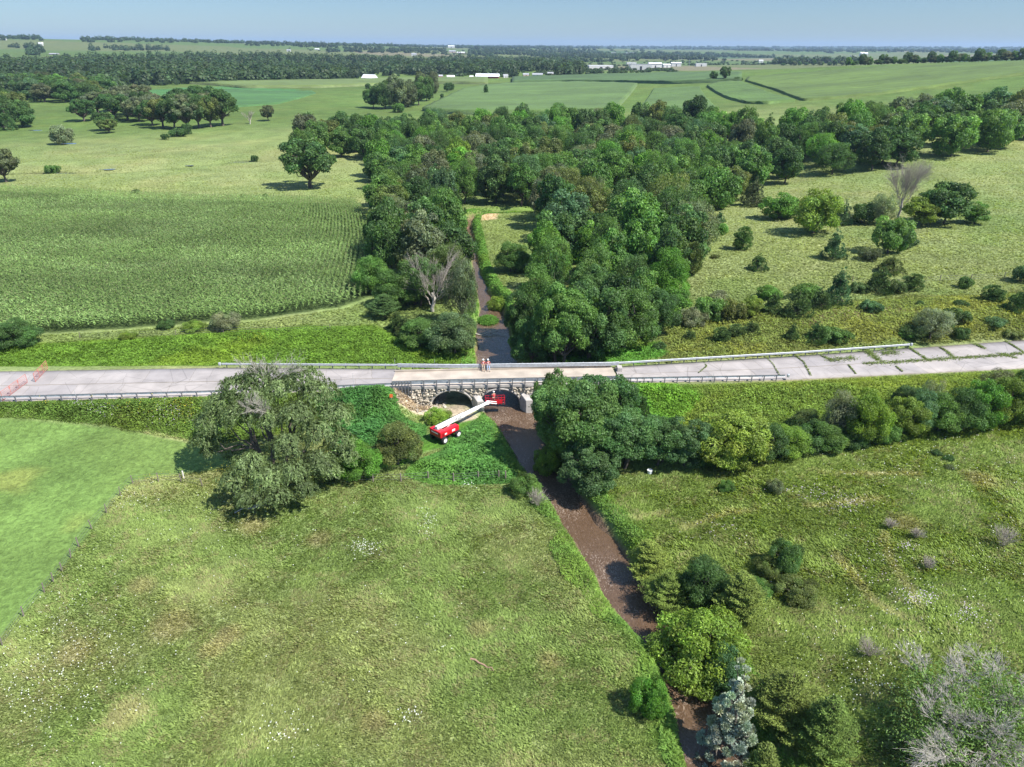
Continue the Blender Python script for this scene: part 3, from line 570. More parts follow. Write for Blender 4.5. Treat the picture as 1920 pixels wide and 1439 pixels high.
# ------------------------------------------------------------------ trees and shrubs standing where the photo has them
ORD = ['leftmost', 'second', 'third', 'fourth', 'fifth', 'sixth', 'seventh', 'eighth', 'ninth', 'tenth', 'eleventh', 'twelfth', 'thirteenth', 'fourteenth', 'fifteenth', 'sixteenth', 'seventeenth', 'eighteenth', 'nineteenth', 'twentieth']
G_LOC = 'trees in the thicket right of the bridge'
for r in [
 (1078,866,168,184,'locust','locust','locust_tree','tall feathery dark green tree hiding the right end of the bridge','tree',G_LOC),
 (1030,824,68,134,'locust1','locust','locust_tree','feathery green tree overhanging the creek just below the arches','tree',G_LOC),
 (1135,806,120,124,'locust1',(.085,.18,.06),'locust_tree','feathery tree against the railing, behind the tall one','tree',G_LOC),
 (1165,875,125,130,'locust',(.09,.19,.062),'locust_tree','wide feathery green tree in the middle of the thicket','tree',G_LOC),
 (1100,918,115,105,'locust1',(.092,.18,.065),'locust_tree','lowest feathery tree of the thicket, nearest the camera','tree',G_LOC),
 (1232,868,105,105,'locust',(.085,.185,.055),'locust_tree','mid green feathery tree left of the golden mulberry','tree',G_LOC),
 (1288,872,90,100,'locust1',(.10,.19,.07),'locust_tree','pale tipped green tree touching the golden mulberry','tree',G_LOC),
 (1365,866,150,118,'fine0','gold','mulberry_tree','broad golden green mulberry tree beside the dark thicket','tree',G_LOC),
 (1436,860,75,82,'fine1','dark','broadleaf_tree','dark green tree right of the golden mulberry','tree',G_LOC),
 (1318,872,60,60,'finebush','mid','shrub','dark green shrub under the golden mulberry','shrub',None),
 (1028,888,58,58,'finebush','yellow','shrub','yellow green shrub at the creek edge under the thicket','shrub',None),
 (1200,800,42,66,'finecedar','dark','spruce_sapling','small dark spruce alone on the bright bank below the road','tree',None),
 (668,893,95,85,'fine0','bright','broadleaf_tree','bright green tree peeping out right of the willow','tree',None),
 (750,868,88,92,'fine1','olive','broadleaf_tree','small dark olive tree left of the boom lift','tree',None),
 (822,792,50,34,'finebush','lime','shrub','lime green shrub behind the boom lift','shrub',None),
 (984,922,62,42,'finebush','mid','shrub','low green shrub at the fence end on the creek bank','shrub',None),
 (1215,1330,74,72,'finebush','bright','shrub','bright green shrub with bare stems left of the rapids','shrub',None),
 (1212,1085,92,90,'spray0',(.17,.24,.045),'cedar_tree','bright cedar leaning over the creek, uppermost on the right bank','tree','bushy trees on the near right bank'),
 (1250,1142,104,92,'spray1',(.12,.17,.035),'cedar_tree','dark cedar throwing its shadow on the creek','tree','bushy trees on the near right bank'),
 (1318,1120,92,92,'fine1','dark','broadleaf_tree','dark leafy tree with upright shoots behind the yellow tree','tree','bushy trees on the near right bank'),
 (1382,1158,112,110,'spray0',(.16,.21,.042),'cedar_tree','soft mid green cedar right of the dark leafy tree','tree','bushy trees on the near right bank'),
 (1308,1268,178,150,'fine0','lime','box_elder','large yellow green tree beside the creek','tree','bushy trees on the near right bank'),
 (1352,1290,78,90,'fine1',(.07,.15,.055),'broadleaf_tree','dark green tree in front of the large yellow one','tree','bushy trees on the near right bank'),
 (1470,1068,62,66,'finebush','dark','shrub','round dark shrub with a black shadow in the near field','shrub',None),
 (1436,1076,50,40,'finebush','olive','shrub','pale loose shrub beside the round dark one','shrub',None),
 (1495,1118,80,36,'finebush','olive','shrub','sprawling olive shrub below the round dark one','shrub',None),
 (1422,1112,60,34,'finebush','mid','shrub','low sprawling shrub right of the soft green cedar','shrub',None),
 (1362,920,32,24,'finebush','mid','shrub','small round shrub below the golden mulberry in the field','shrub',None),
 (1452,922,34,28,'finebush','grey','shrub','small grey green shrub in the field below the hedge','shrub',None),
 (1756,852,22,10,'bush2','dark','shrub','upper of three tiny dark shrubs in the right field','shrub','tiny dark shrubs in the right field'),
 (1778,862,22,12,'bush2','dark','shrub','middle of three tiny dark shrubs in the right field','shrub','tiny dark shrubs in the right field'),
 (1780,878,18,11,'bush2','brown','shrub','lowest of three tiny dark shrubs in the right field','shrub','tiny dark shrubs in the right field'),
 # north side, close to the road
 (32,650,88,62,'fine0','dark','broadleaf_tree','dark round tree at the corner of the cornfield','tree',None),
 (424,617,58,38,'finebush','silver','shrub','silvery shrub at the lower edge of the corn','shrub',None),
 (312,616,34,20,'finebush','dark','shrub','small dark shrub at the lower edge of the corn','shrub',None),
 (240,636,34,14,'finebush','yellow','shrub','yellow green low shrub below the corn','shrub',None),
 (365,620,44,16,'finebush','yellow','shrub','yellow green shrub left of the silvery one','shrub',None),
 (850,662,95,88,'fine0',(.10,.155,.07),'broadleaf_tree','rounded grey green tree on the left bank above the bridge','tree','trees on the left bank above the bridge'),
 (1000,690,84,112,'locust1','locust','locust_tree','feathery dark tree at the right bank right behind the bridge','tree','trees at the right bank just behind the bridge'),
 (1052,688,120,165,'locust','mid','locust_tree','tall broad tree just behind the bridge, second from the water','tree','trees at the right bank just behind the bridge'),
 (1112,672,118,150,'locust1',(.085,.17,.05),'locust_tree','mid green feathery tree just behind the bridge, third from the water','tree','trees at the right bank just behind the bridge'),
 (1172,652,120,130,'fine1','mid','broadleaf_tree','dense leafy tree above the bright verge right of the creek','tree','trees at the right bank just behind the bridge'),
 (978,640,66,104,'locust1','dark','locust_tree','dark tree overhanging the water beyond the bridge','tree','trees at the right bank just behind the bridge'),
 (1225,628,90,96,'fine0','dark','broadleaf_tree','dark broad tree at the right end of the wood by the bank','tree','trees at the right bank just behind the bridge'),
 (785,572,100,100,'fine0','dark','broadleaf_tree','dark tree directly behind the bleached dead tree, left','tree','trees on the left bank above the bridge'),
 (842,560,86,112,'fine1','olive','broadleaf_tree','olive green tree directly behind the bleached dead tree, right','tree','trees on the left bank above the bridge'),
 (700,548,70,74,'fine0','mid','broadleaf_tree','mid green tree at the corn corner on the left bank','tree','trees on the left bank above the bridge'),
 (742,578,78,78,'fine1','mid','broadleaf_tree','mid green tree left of the bleached dead tree','tree','trees on the left bank above the bridge'),
 (868,610,62,128,'soft0','grey','poplar_tree','tall silver grey tree leaning over the creek by the dead tree','tree','trees on the left bank above the bridge'),
 (790,648,84,62,'fine1','mid','broadleaf_tree','mid green tree just left of the rounded grey one','tree','trees on the left bank above the bridge'),
 (722,596,66,52,'spray1','dark','cedar_tree','dark low cedar at the corn corner','tree','trees on the left bank above the bridge'),
 (762,628,50,44,'finecedar','cedar','cedar_tree','small dark cedar below the dead tree','tree','trees on the left bank above the bridge'),
 (745,620,36,40,'finecedar','cedar','cedar_tree','narrow dark cedar between two low ones on the left bank','tree','trees on the left bank above the bridge'),
 (815,655,42,24,'finebush','mid','shrub','low shrub under the rounded grey tree','shrub',None),
 (583,353,98,92,'oak0','dark','oak_tree','lone spreading oak in the pasture beyond the corn','tree',None),
 (12,342,58,62,'oak1','brown','oak_tree','grey brown tree cut by the left edge of the photo','tree',None),
 (120,271,40,36,'decid3','silver','willow_shrub','silvery rounded tree by a puddle in the pasture','tree',None),
 (100,325,26,17,'bush0','mid','shrub','green shrub beside the narrow water in the pasture','shrub',None),
 (478,303,13,13,'bush0','dark','shrub','dark shrub next to the blue puddle','shrub',None),
 (255,363,15,9,'bush2','dark','shrub','tiny dark shrub just beyond the corn, left one','shrub',None),
 (498,374,12,12,'bush0','dark','shrub','tiny dark shrub just beyond the corn, upright one','shrub',None),
 (455,371,16,8,'bush2','olive','shrub','tiny olive shrub just beyond the corn','shrub',None),
 (335,256,36,16,'bush2','dark','shrub','low dark bushes in front of the oak grove','shrub',None),
 (310,262,14,11,'bush0','dark','shrub','round dark bush at the left end of the low bushes','shrub',None),
 (352,252,20,20,'bush0','dark','shrub','taller dark bush at the right end of the low bushes','shrub',None),
 (503,227,26,28,'oak2','brown','oak_tree','thin brownish tree alone right of the grove','tree',None),
 (747,211,26,17,'bush0','mid','shrub','round green bush below the hilltop clump','shrub',None),
 (690,167,12,10,'bush0','dark','shrub','small round tree by the far corn strip','tree',None),
 (911,180,9,20,'cedar2','dark','cedar_tree','narrow dark tree standing in the far corn','tree',None),
 (829,185,8,9,'bush0','dark','shrub','tiny bush on the far slope','shrub',None),
 (1337,153,15,18,'oak2','dark','oak_tree','leaning tree on the field crest, left of three','tree',None),
 (1358,153,20,26,'oak0','dark','oak_tree','taller dark tree on the field crest, middle of three','tree',None),
 (1383,153,17,8,'bush2','dark','shrub','low dark bush on the field crest, right of three','shrub',None),
 # open bank on the right
 (1412,386,48,54,'cedar1','brown','cedar_tree','brownish cedar at the wood edge above the straw pasture','tree',None),
 (1459,410,66,50,'decid3','bright','broadleaf_tree','bright green round tree left of the big yellow one','tree',None),
 (1524,438,92,86,'decid1','yellow','broadleaf_tree','big yellow green tree in the straw pasture','tree',None),
 (1578,421,42,46,'cedar1','blue','cedar_tree','blue green cedar right of the big yellow tree','tree',None),
 (1618,420,52,42,'bush0','dark','shrub','dark shrub at the foot of the dead grey tree','shrub',None),
 (1651,422,46,62,'soft1','silver','willow_tree','silver leaved tree in front of the dead grey tree','tree',None),
 (1718,423,66,56,'decid4','yellow','broadleaf_tree','yellow olive tree right of the dead grey tree','tree',None),
 (1768,420,82,80,'decid0','dark','broadleaf_tree','dark green tallest tree of the right hand clump','tree',None),
 (1738,392,50,36,'decid2','dark','broadleaf_tree','dark low tree behind the yellow olive tree','tree',None),
 (1826,420,44,44,'decid2','mid','broadleaf_tree','mid green tree at the right end of the clump','tree',None),
 (1664,476,76,74,'decid5','mid','broadleaf_tree','green tree with yellowish top on the fence row','tree',None),
 (1630,488,42,26,'bush0','brown','shrub','brownish round bush left of the fence row tree','shrub',None),
 (1692,462,52,46,'cedar1','blue','cedar_tree','spreading blue green cedar on the fence row','tree',None),
 (1669,511,50,38,'cedar1','olive','cedar_tree','low olive cedar in the middle of the fence row','tree',None),
 (1648,547,56,50,'cedar1','cedar','cedar_tree','dark cedar at the lower end of the fence row','tree',None),
 (1613,548,38,22,'bush0','cedar','shrub','dark low bush left of the lowest fence row cedar','shrub',None),
 (1676,549,38,28,'bush0','cedar','shrub','dark bush right of the lowest fence row cedar','shrub',None),
 (1709,544,40,36,'cedar2','cedar','cedar_tree','round dark cedar by the patch of bare earth','tree',None),
 (1348,440,34,24,'bush1','bright','shrub','green bush near the wood edge in the straw pasture','shrub',None),
 (1349,418,22,24,'cedar0','blue','cedar_tree','tiny blue green cedar at the wood edge','tree',None),
 (1390,468,36,46,'cedar2','mid','cedar_tree','upright green cedar in the straw pasture','tree',None),
 (1561,486,46,58,'cedar0','blue','cedar_tree','pointed blue green cedar with a long shadow','tree',None),
 (1421,506,36,34,'cedar1','dark','cedar_tree','small dark cedar standing alone in the straw pasture','tree',None),
 (1341,484,18,8,'bush2','olive','shrub','tiny low bush in the straw pasture','shrub',None),
 (1295,515,38,64,'cedar2','olive','cedar_tree','olive columnar tree at the edge of the wood','tree',None),
 (1449,587,44,44,'cedar0','cedar','cedar_tree','first dark cedar right of the yellow bush on the bank','tree',None),
 (1494,592,60,54,'cedar1','cedar','cedar_tree','widest dark cedar of the bank','tree',None),
 (1536,578,46,44,'cedar1',(.08,.14,.045),'cedar_tree','mid green cedar between the widest and the tallest','tree',None),
 (1569,570,52,72,'cedar0','blue','cedar_tree','tallest pointed cedar of the bank','tree',None),
 (1407,594,40,44,'decid4','yellow','shrub','yellow green bush left of the dark bank cedars','shrub',None),
 (1370,600,52,44,'bush0','olive','shrub','olive bush in the middle of the bank thicket','shrub',None),
 (1330,600,62,50,'bush0','mid','shrub','mid green bush of the bank thicket','shrub',None),
 (1299,611,52,40,'finebush','silver','shrub','silvery bush at the left end of the bank thicket','shrub',None),
 (1262,588,60,54,'decid3','bright','broadleaf_tree','bright green tree between the wood and the silvery bush','tree',None),
 (1345,570,40,30,'bush1','silver','shrub','pale flowering bush behind the bank thicket','shrub',None),
 (1510,560,60,34,'bush0','mid','shrub','green bush behind the widest cedar','shrub',None),
 (1440,560,46,30,'bush1','bright','shrub','light green bush behind the dark cedars','shrub',None),
 (1292,638,28,24,'cedar1','cedar','cedar_tree','small dark cedar low on the bank, left one','tree',None),
 (1351,641,32,32,'cedar2','cedar','cedar_tree','small dark cedar low on the bank, middle one','tree',None),
 (1380,629,34,26,'cedar2','cedar','cedar_tree','dark cedar joined to its right neighbour on the bank','tree',None),
 (1408,624,36,28,'cedar1','cedar','cedar_tree','dark cedar joined to its left neighbour on the bank','tree',None),
 (1484,636,30,34,'cedar0','cedar','cedar_tree','pointed small dark cedar above the guardrail','tree',None),
 (1529,639,42,42,'cedar1','dark','cedar_tree','dark ragged cedar above the guardrail','tree',None),
 (1566,638,56,28,'bush0','mid','shrub','wide green bush above the guardrail','shrub',None),
 (1634,584,40,24,'bush0','blue','shrub','blue green bush on the bare bank','shrub',None),
 (1744,634,70,64,'soft0','silver','broadleaf_tree','pale airy tree behind the end of the guardrail','tree',None),
 (1712,632,48,26,'bush0','cedar','shrub','dark shadowy bush beside the pale airy tree','shrub',None),
 (1792,602,46,28,'bush0','cedar','shrub','dark bush right of the pale airy tree','shrub',None),
 (1772,612,30,22,'bush1','blue','shrub','blue green bush near the pale airy tree','shrub',None),
 (1800,574,28,12,'bush2','dark','shrub','low dark bush uphill of the pale airy tree','shrub',None),
 (1857,566,40,36,'cedar2','dark','cedar_tree','dark cedar pair near the right edge, left one','tree',None),
 (1906,584,48,48,'cedar1','dark','cedar_tree','big dark cedar at the right edge','tree',None),
 (1725,572,16,11,'bush1','cedar','shrub','single small round bush on the straw bank','shrub',None),
 (1801,634,32,25,'bush0','dark','shrub','dark bush just above the cracked road','shrub',None),
 (1700,632,30,16,'bush1','mid','shrub','green shrub at the guardrail end','shrub',None),
 (1864,610,40,16,'bush2','blue','shrub','low blue green shrub above the cracked road','shrub',None),
 (1913,528,38,34,'bush0','blue','shrub','blue green bush at the right edge on the fence line','shrub',None),
 (1808,541,26,24,'bush1','mid','shrub','small bush on the right hand fence line','shrub',None),
 (1900,634,36,18,'bush0','olive','shrub','olive bush beside the road at the right edge','shrub',None),
 (1905,222,14,8,'bush0','dark','shrub','dark bush in the far right pasture','shrub',None),
 (1192,648,56,36,'bush0','lime','shrub','lime green bush at the foot of the wood by the road','shrub',None),
 (1236,655,24,18,'bush1','dark','shrub','small dark bush above the bright verge','shrub',None),
 (935,585,46,34,'finebush','yellow','shrub','yellow green bush at the tip of the meadow','shrub',None),
 (962,510,66,62,'fine1','mid','broadleaf_tree','round green tree casting its shadow on the meadow','tree',None),
]: tree_px(*r)
# hedge of mixed trees along the top of the right field
HG = 'trees of the hedge above the right field'
hedge = [(1478,850,80,66,'fine1','lime','lime green'),(1515,838,84,62,'finebush','dark','dark low'),(1548,842,74,62,'fine1','mid','leafy mid green'),(1566,822,62,100,'soft0','silver','tall silvery'),(1508,806,56,48,'fine1','olive','olive'),
 (1612,828,88,112,'fine0','yellow','tall yellow green'),(1600,836,60,46,'finebush','dark','dark low'),(1652,826,64,46,'finebush','mid','rounded green'),(1690,812,84,80,'fine0','yellow','yellowish'),(1718,806,66,84,'fine1','blue','blue green'),
 (1755,806,92,84,'fine0','mid','broad green'),(1735,790,46,86,'soft1','silver','silver tipped'),(1795,806,80,88,'fine1','dark','dark green'),(1830,800,84,100,'fine0','bright','bright green'),(1868,796,74,104,'fine1','yellow','golden'),
 (1862,760,70,78,'soft0','grey','grey green'),(1900,792,84,108,'fine0','dark','dark'),(1932,782,90,118,'fine0','olive','olive green'),(1700,770,62,56,'fine1','dark','dark back row')]
for i, r in enumerate(hedge):
    tree_px(r[0], r[1], r[2], r[3], r[4], r[5], 'hedge_tree', f"{r[6]} tree of the hedge above the right field, {ORD[i]} from its left end" if i else "leftmost tree of the hedge above the right field, lime green", 'tree', HG)
# oak grove in the far pasture
gr = [(158,228,44,40),(205,250,30,26),(240,226,48,44),(262,229,46,46),(286,236,44,46),(306,240,46,52),(328,242,48,54),(352,242,48,56),(374,241,46,56),(396,239,46,54),(418,236,54,66),(200,245,40,34),(185,214,50,40)]
gr.sort()
for i, (a, b, c, d) in enumerate(gr):
    tree_px(a, b, c*1.1, d, f'oak{i%3}', ['dark','grey','dark','olive'][i % 4], 'oak_tree', f"{ORD[i]} oak from the left along the front of the pasture grove", 'tree', 'oaks along the front of the pasture grove')
for i, (a, b) in enumerate([(215,222),(245,216),(275,218),(300,222),(325,223),(350,222),(372,222),(392,220),(415,218),(262,205),(345,212),(225,208),(380,207)]):
    tree_px(a, b, 54, 44, f'oak{i%3}', ['dark','grey'][i % 2], 'oak_tree', 'dark oak standing in the back rows of the pasture grove', 'tree', 'oaks in the back rows of the pasture grove')
for i, (a, b, c, d) in enumerate([(700,203,34,38),(722,205,40,50),(742,204,44,60),(765,201,42,48),(785,198,38,42),(800,190,34,44),(812,184,26,46),(788,180,24,42),(838,172,14,16),(846,170,12,14)]):
    tree_px(a, b, c, d, f'decid{i%6}', ['dark','dark','grey','brown'][i % 4], 'hill_tree', f"{ORD[i]} tree, counted from the left, of the clump on the far slope", 'tree', 'trees of the clump on the far slope')

# woods with trees standing close: one object each
WORDS = dict(dark='dark green', mid='mid green', bright='bright green', olive='olive green', grey='grey green', blue='blue green', brown='brownish', yellow='yellow green')
def wlabel(x, y, z, c, k, ht, r_, region, hr, lo, hi):
    t = (ht-hr[0])/(hr[1]-hr[0]); sw = 'tall ' if t > .68 else ('low ' if t < .25 else '')
    row = ['front', 'middle', 'back'][min(2, int(3*(y-lo[1])/(hi[1]-lo[1]+.01)))]; side = ['left', 'centre', 'right'][min(2, int(3*(x-lo[0])/(hi[0]-lo[0]+.01)))]
    return f"{sw}{WORDS[c]} {'pointed cedar' if k == 'cedar0' else 'leafy tree'}, {row} {side} of {region}"
def wood(poly, sp, region, keys, wts, hr=(9, 13), rr=(.42, .56), maxn=400, rs=1):
    rng = np.random.default_rng(rs); W = poly_w(poly); lo, hi = W.min(0), W.max(0)
    pts = []; names = list(WORDS)
    for _ in range(int((hi-lo).prod()/sp/sp*14)):
        q = lo+rng.uniform(size=2)*(hi-lo)
        if not inpoly(q[:1], q[1:], W)[0]: continue
        if pts and min(np.hypot(*(np.array(pts)[:, :2]-q).T)) < sp: continue
        if float(creek_d(q[:1], q[1:])[0]) < 2.2: continue
        pts.append(tuple(q))
        if len(pts) >= maxn: break
    for x, y in pts:
        z = H1(x, y); c = names[rng.choice(len(names), p=np.array(wts)/sum(wts))]; ht = rng.uniform(*hr); r_ = sp*rng.uniform(*rr)*1.28
        k = keys[rng.integers(len(keys))]
        if rng.uniform() < .07: k = 'cedar0'; r_ *= .62; ht *= .85; c = 'dark'
        place(k, x, y, z-.3, r_, ht, c, 'woodland_tree' if k != 'cedar0' else 'cedar_tree', wlabel(x, y, z, c, k, ht, r_, region, hr, lo, hi), 'tree', f"trees in {region}", jit=.16)
    return len(pts)
KD = [f'decid{i}' for i in range(6)]; KS = KD+['soft0', 'soft1']
WT = [.36, .30, .08, .09, .08, .05, .02, .01]
n1 = wood([(556,301),(715,304),(735,268),(640,262),(575,272)], 9.5, 'the copse beyond the lone oak', KD, [.4,.3,.12,.1,.05,.02,0,.02], (11, 15.5), rs=2)
n2 = wood([(692,402),(722,388),(800,384),(862,398),(854,432),(860,470),(866,512),(740,520),(722,540),(722,480),(705,430)], 7.4, 'the belt between corn and creek', KS+['fine0'], [.26,.27,.1,.12,.15,.06,.03,.02], (9.5, 14), rs=3)
n4 = wood([(1015,505),(1100,485),(1200,500),(1280,520),(1270,560),(1222,600),(1215,636),(1150,645),(1100,668),(1008,684),(985,655),(985,610),(1005,560)], 6.2, 'the wood right of the creek', ['decid0','decid2','decid4','fine0','fine1','locust1','locust','soft0'], [.22,.34,.28,.08,.03,.03,0,.02], (9.5, 13.5), rs=4)
n3 = wood([(735,266),(820,252),(960,246),(1120,243),(1300,240),(1400,262),(1520,256),(1640,245),(1660,318),(1560,330),(1500,345),(1430,350),(1385,368),(1350,392),(1312,420),(1300,480),(1285,512),(1200,498),(1100,483),(1035,500),(1025,470),(1025,408),(1000,392),(880,384),(800,376),(722,380),(700,352),(728,305)], 9.0, 'the broad wood behind the meadow', KS, WT, (10, 14.5), maxn=250, rs=5)
n5 = wood([(1640,245),(1700,238),(1930,232),(1990,240),(1990,262),(1930,266),(1860,286),(1760,300),(1660,318)], 11, 'the tall wood below the green hill', KD, [.45,.3,.03,.05,.1,.07,0,0], (11, 15.5), rs=6)
n6 = wood([(-90,246),(52,246),(28,212),(-90,190)], 12, 'the dark wood at the left edge', KD, [.6,.2,.02,.05,.08,.03,.02,0], (13, 17), rs=7)
n7 = wood([(36,190),(90,194),(185,192),(215,176),(60,166),(0,166)], 15, 'the wood left of the bean field', KD, [.5,.2,.02,.06,.15,.03,.04,0], (12, 16), maxn=60, rs=8)
print('woods', n1, n2, n3, n4, n5, n6, n7)

# far woods as masses, with every crown its own clump of leaf faces
def far_wood(name, label, polys, N, dmin, dmax, sd_, gapn=.0, colr=(.052, .088, .034)):
    rng = np.random.default_rng(sd_)
    l = rng.uniform(math.log(dmin), math.log(dmax), N); d = np.exp(l)
    keep = rng.uniform(size=N) < np.minimum(1, 1500/d); d = d[keep]
    a = rng.uniform(-.72, .72, len(d)); x = d*np.sin(a); y = d*np.cos(a); z = H(x, y, False)
    px, py = Q(x, y, z); ok = np.zeros(len(d), bool); hf = np.ones(len(d))
    for p_ in polys: ok |= inpoly(px, py, np.array(p_, float))
    for h_ in [[(1090,119),(1150,117),(1245,112),(1245,141),(1090,143)],[(1235,114),(1450,114),(1450,138),(1235,138)],[(975,136),(1045,134),(1045,148),(975,150)],[(672,144),(960,140),(960,154),(672,154)],[(1585,101),(1630,101),(1630,110),(1585,110)],[(1140,96),(1200,96),(1200,103),(1140,103)],[(60,80),(90,80),(90,90),(60,90)],[(535,90),(605,90),(605,98),(535,98)],[(770,98),(785,98),(785,108),(770,108)],[(835,93),(880,93),(880,104),(835,104)],[(1420,111),(1435,111),(1435,119),(1420,119)]]: hq = inpoly(px, py, np.array(h_, float)); ok &= ~(hq & (rng.uniform(size=len(px)) < .6)); hf[hq] = .33
    hf_ = hf
    if gapn: ok &= fbm(x, y*.35, 420, 91, 3) > gapn
    x, y, z, d, hf = x[ok], y[ok], z[ok], d[ok], hf[ok]; K = len(x)
    R = rng.uniform(4.2, 7.2, K)*np.clip(d/2600, 1, 3.); Ht = rng.uniform(6, 14, K)*(.7+.6*fbm(x, y, 60, 7, 3))*np.clip(d/6000, 1, 1.3)*hf; R = R*np.sqrt(hf)
    m_ = 46; idx = np.repeat(np.arange(K), m_)
    q = rnd(K*m_, rng); q[:, 2] = np.abs(q[:, 2])*1.0-.12
    lump = 1+.22*np.sin(q[:, 0]*6+idx*1.3)*np.sin(q[:, 1]*6+idx*2.1)
    pos = np.stack([x[idx]+q[:, 0]*R[idx]*lump, y[idx]+q[:, 1]*R[idx]*lump, z[idx]+Ht[idx]*.45+q[:, 2]*Ht[idx]*.6*lump], 1)
    ln = R[idx]*rng.uniform(.32, .62, len(idx))
    cc = (np.clip(1+.25*rng.normal(size=K), .5, 1.8)*(.7+.6*fbm(x, y, 110, 27, 3)))[idx]*np.clip(1+.15*rng.normal(size=len(idx)), .6, 1.5)
    c = np.array(colr)*cc[:, None]; c[:, 0] *= (1+.07*rng.normal(size=K))[idx]
    low = np.abs(rnd(K, rng)); 
    parts = [(pos, unit(q+.5*rnd(len(idx), rng)+np.array((0, 0, .3))), rnd(len(idx), rng), ln, ln*.85, c)]
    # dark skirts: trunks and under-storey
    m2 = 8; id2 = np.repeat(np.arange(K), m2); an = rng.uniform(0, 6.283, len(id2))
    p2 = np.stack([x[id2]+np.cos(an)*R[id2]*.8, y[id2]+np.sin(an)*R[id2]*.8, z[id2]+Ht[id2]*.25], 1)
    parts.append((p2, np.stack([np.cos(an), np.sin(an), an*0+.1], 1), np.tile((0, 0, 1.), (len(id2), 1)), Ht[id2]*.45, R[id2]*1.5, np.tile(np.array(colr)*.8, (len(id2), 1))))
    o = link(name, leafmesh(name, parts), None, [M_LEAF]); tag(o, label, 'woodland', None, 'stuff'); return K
k1 = far_wood('woodland', 'dense dark wood stretching across the left of the valley behind the fields',
    [[(-80,122),(150,110),(450,106),(560,108),(760,114),(960,112),(1240,114),(1265,136),(1100,140),(960,147),(840,145),(700,143),(640,152),(480,155),(360,159),(250,163),(215,172),(60,186),(-80,190)]], 16000, 560, 2600, 1)
k2 = far_wood('distant_woodland', 'far wooded country round the town up to the horizon',
    [[(540,86),(960,88),(1500,92),(1930,94),(1930,104),(1560,122),(1470,132),(1400,136),(1250,136),(1240,113),(960,109),(760,101),(540,97)]], 42000, 1150, 13000, 2, .43, (.046, .078, .036))
k3 = far_wood('ridge_woodland', 'long tree rows on the far left hillside', [[(155,74),(460,77),(460,82),(155,80)], [(165,91),(320,90),(320,96),(165,96)], [(20,86),(78,86),(78,92),(20,92)], [(-60,70),(75,72),(80,77),(-60,76)], [(52,96),(80,96),(80,104),(52,104)], [(460,82),(1930,90),(1930,95),(460,87)]], 30000, 1500, 16000, 3, 0, (.052, .09, .042))
print('far', k1, k2, k3)
# crest trees on the right-hand hill
def crest(px):
    d = ray(float(px), 110.); d = d/np.hypot(d[0], d[1]); t = np.linspace(450, 1500, 120)
    z = H(d[0]*t, d[1]*t, False); i = int(np.argmax((z-CAMZ)/t)); return d[0]*t[i], d[1]*t[i], float(z[i])
for i, px in enumerate(range(1470, 1925, 11)):
    x, y, z = crest(px+random.uniform(-4, 4)); s = 1+15/math.hypot(x, y)
    x *= s; y *= s; z = H1(x, y)
    place(f'decid{i%6}', x, y, z-.5, [5, 5, 6.2, 3.6][i % 4]*random.uniform(.85, 1.1), [5.5, 11, 8, 8][i % 4]*random.uniform(.9, 1.1), ['dark','dark','grey','mid'][i % 4], 'ridge_tree', f"{['low', 'tall', 'round', 'narrow'][i % 4]} dark tree, {['left', 'middle', 'right'][min(2, i//14)]} third of the row along the crest of the green hill", 'tree', 'trees along the crest of the green hill')

# ------------------------------------------------------------------ solid helpers
import bmesh
def boxes(name, bl, m_, parent=None, bevel=0., extra=None):
    """bl: (cx,cy,cz,sx,sy,sz[,rotz,rotx,roty])"""
    bm = bmesh.new()
    for b in bl:
        rz = b[6] if len(b) > 6 else 0; rx = b[7] if len(b) > 7 else 0; ry = b[8] if len(b) > 8 else 0
        M_ = Matrix.Translation(b[:3]) @ Matrix.Rotation(rz, 4, 'Z') @ Matrix.Rotation(ry, 4, 'Y') @ Matrix.Rotation(rx, 4, 'X') @ Matrix.Diagonal((b[3], b[4], b[5], 1))
        bmesh.ops.create_cube(bm, size=1, matrix=M_)
    if bevel: bmesh.ops.bevel(bm, geom=bm.edges[:], offset=bevel, segments=2, affect='EDGES', profile=.6)
    if extra: extra(bm)
    me = bpy.data.meshes.new(name); bm.to_mesh(me); bm.free()
    return link(name, me, parent, [m_])
def cyl(bm, p0, p1, r0_, r1=None, seg=16):
    p0 = Vector(p0); p1 = Vector(p1); d = p1-p0
    M_ = Matrix.Translation((p0+p1)/2) @ d.to_track_quat('Z', 'Y').to_matrix().to_4x4()
    bmesh.ops.create_cone(bm, cap_ends=True, segments=seg, radius1=r0_, radius2=r0_ if r1 is None else r1, depth=d.length, matrix=M_)
def cyls(name, cl_, m_, parent=None, bl=(), bevel=0):
    def ex(bm):
        for c in cl_: cyl(bm, *c)
    return boxes(name, bl, m_, parent, bevel, ex)
def extrude_profile(path, prof, closed=False):
    """path (n,3) in plan, prof (k,2): outward offset (to the left of travel), height"""
    path = np.array(path, float); t = unit(np.gradient(path[:, :2], axis=0)); nrm = np.stack([-t[:, 1], t[:, 0]], 1)
    V = np.zeros((len(path), len(prof), 3))
    for j, (o, h) in enumerate(prof): V[:, j, :2] = path[:, :2]+nrm*o; V[:, j, 2] = path[:, 2]+h
    k = len(prof); i = np.arange(len(path)-1)[:, None]*k; j = np.arange(k if closed else k-1)[None]; jn = (j+1) % k
    return V.reshape(-1, 3), np.stack([i+j, i+jn, i+k+jn, i+k+j], -1).reshape(-1, 4)

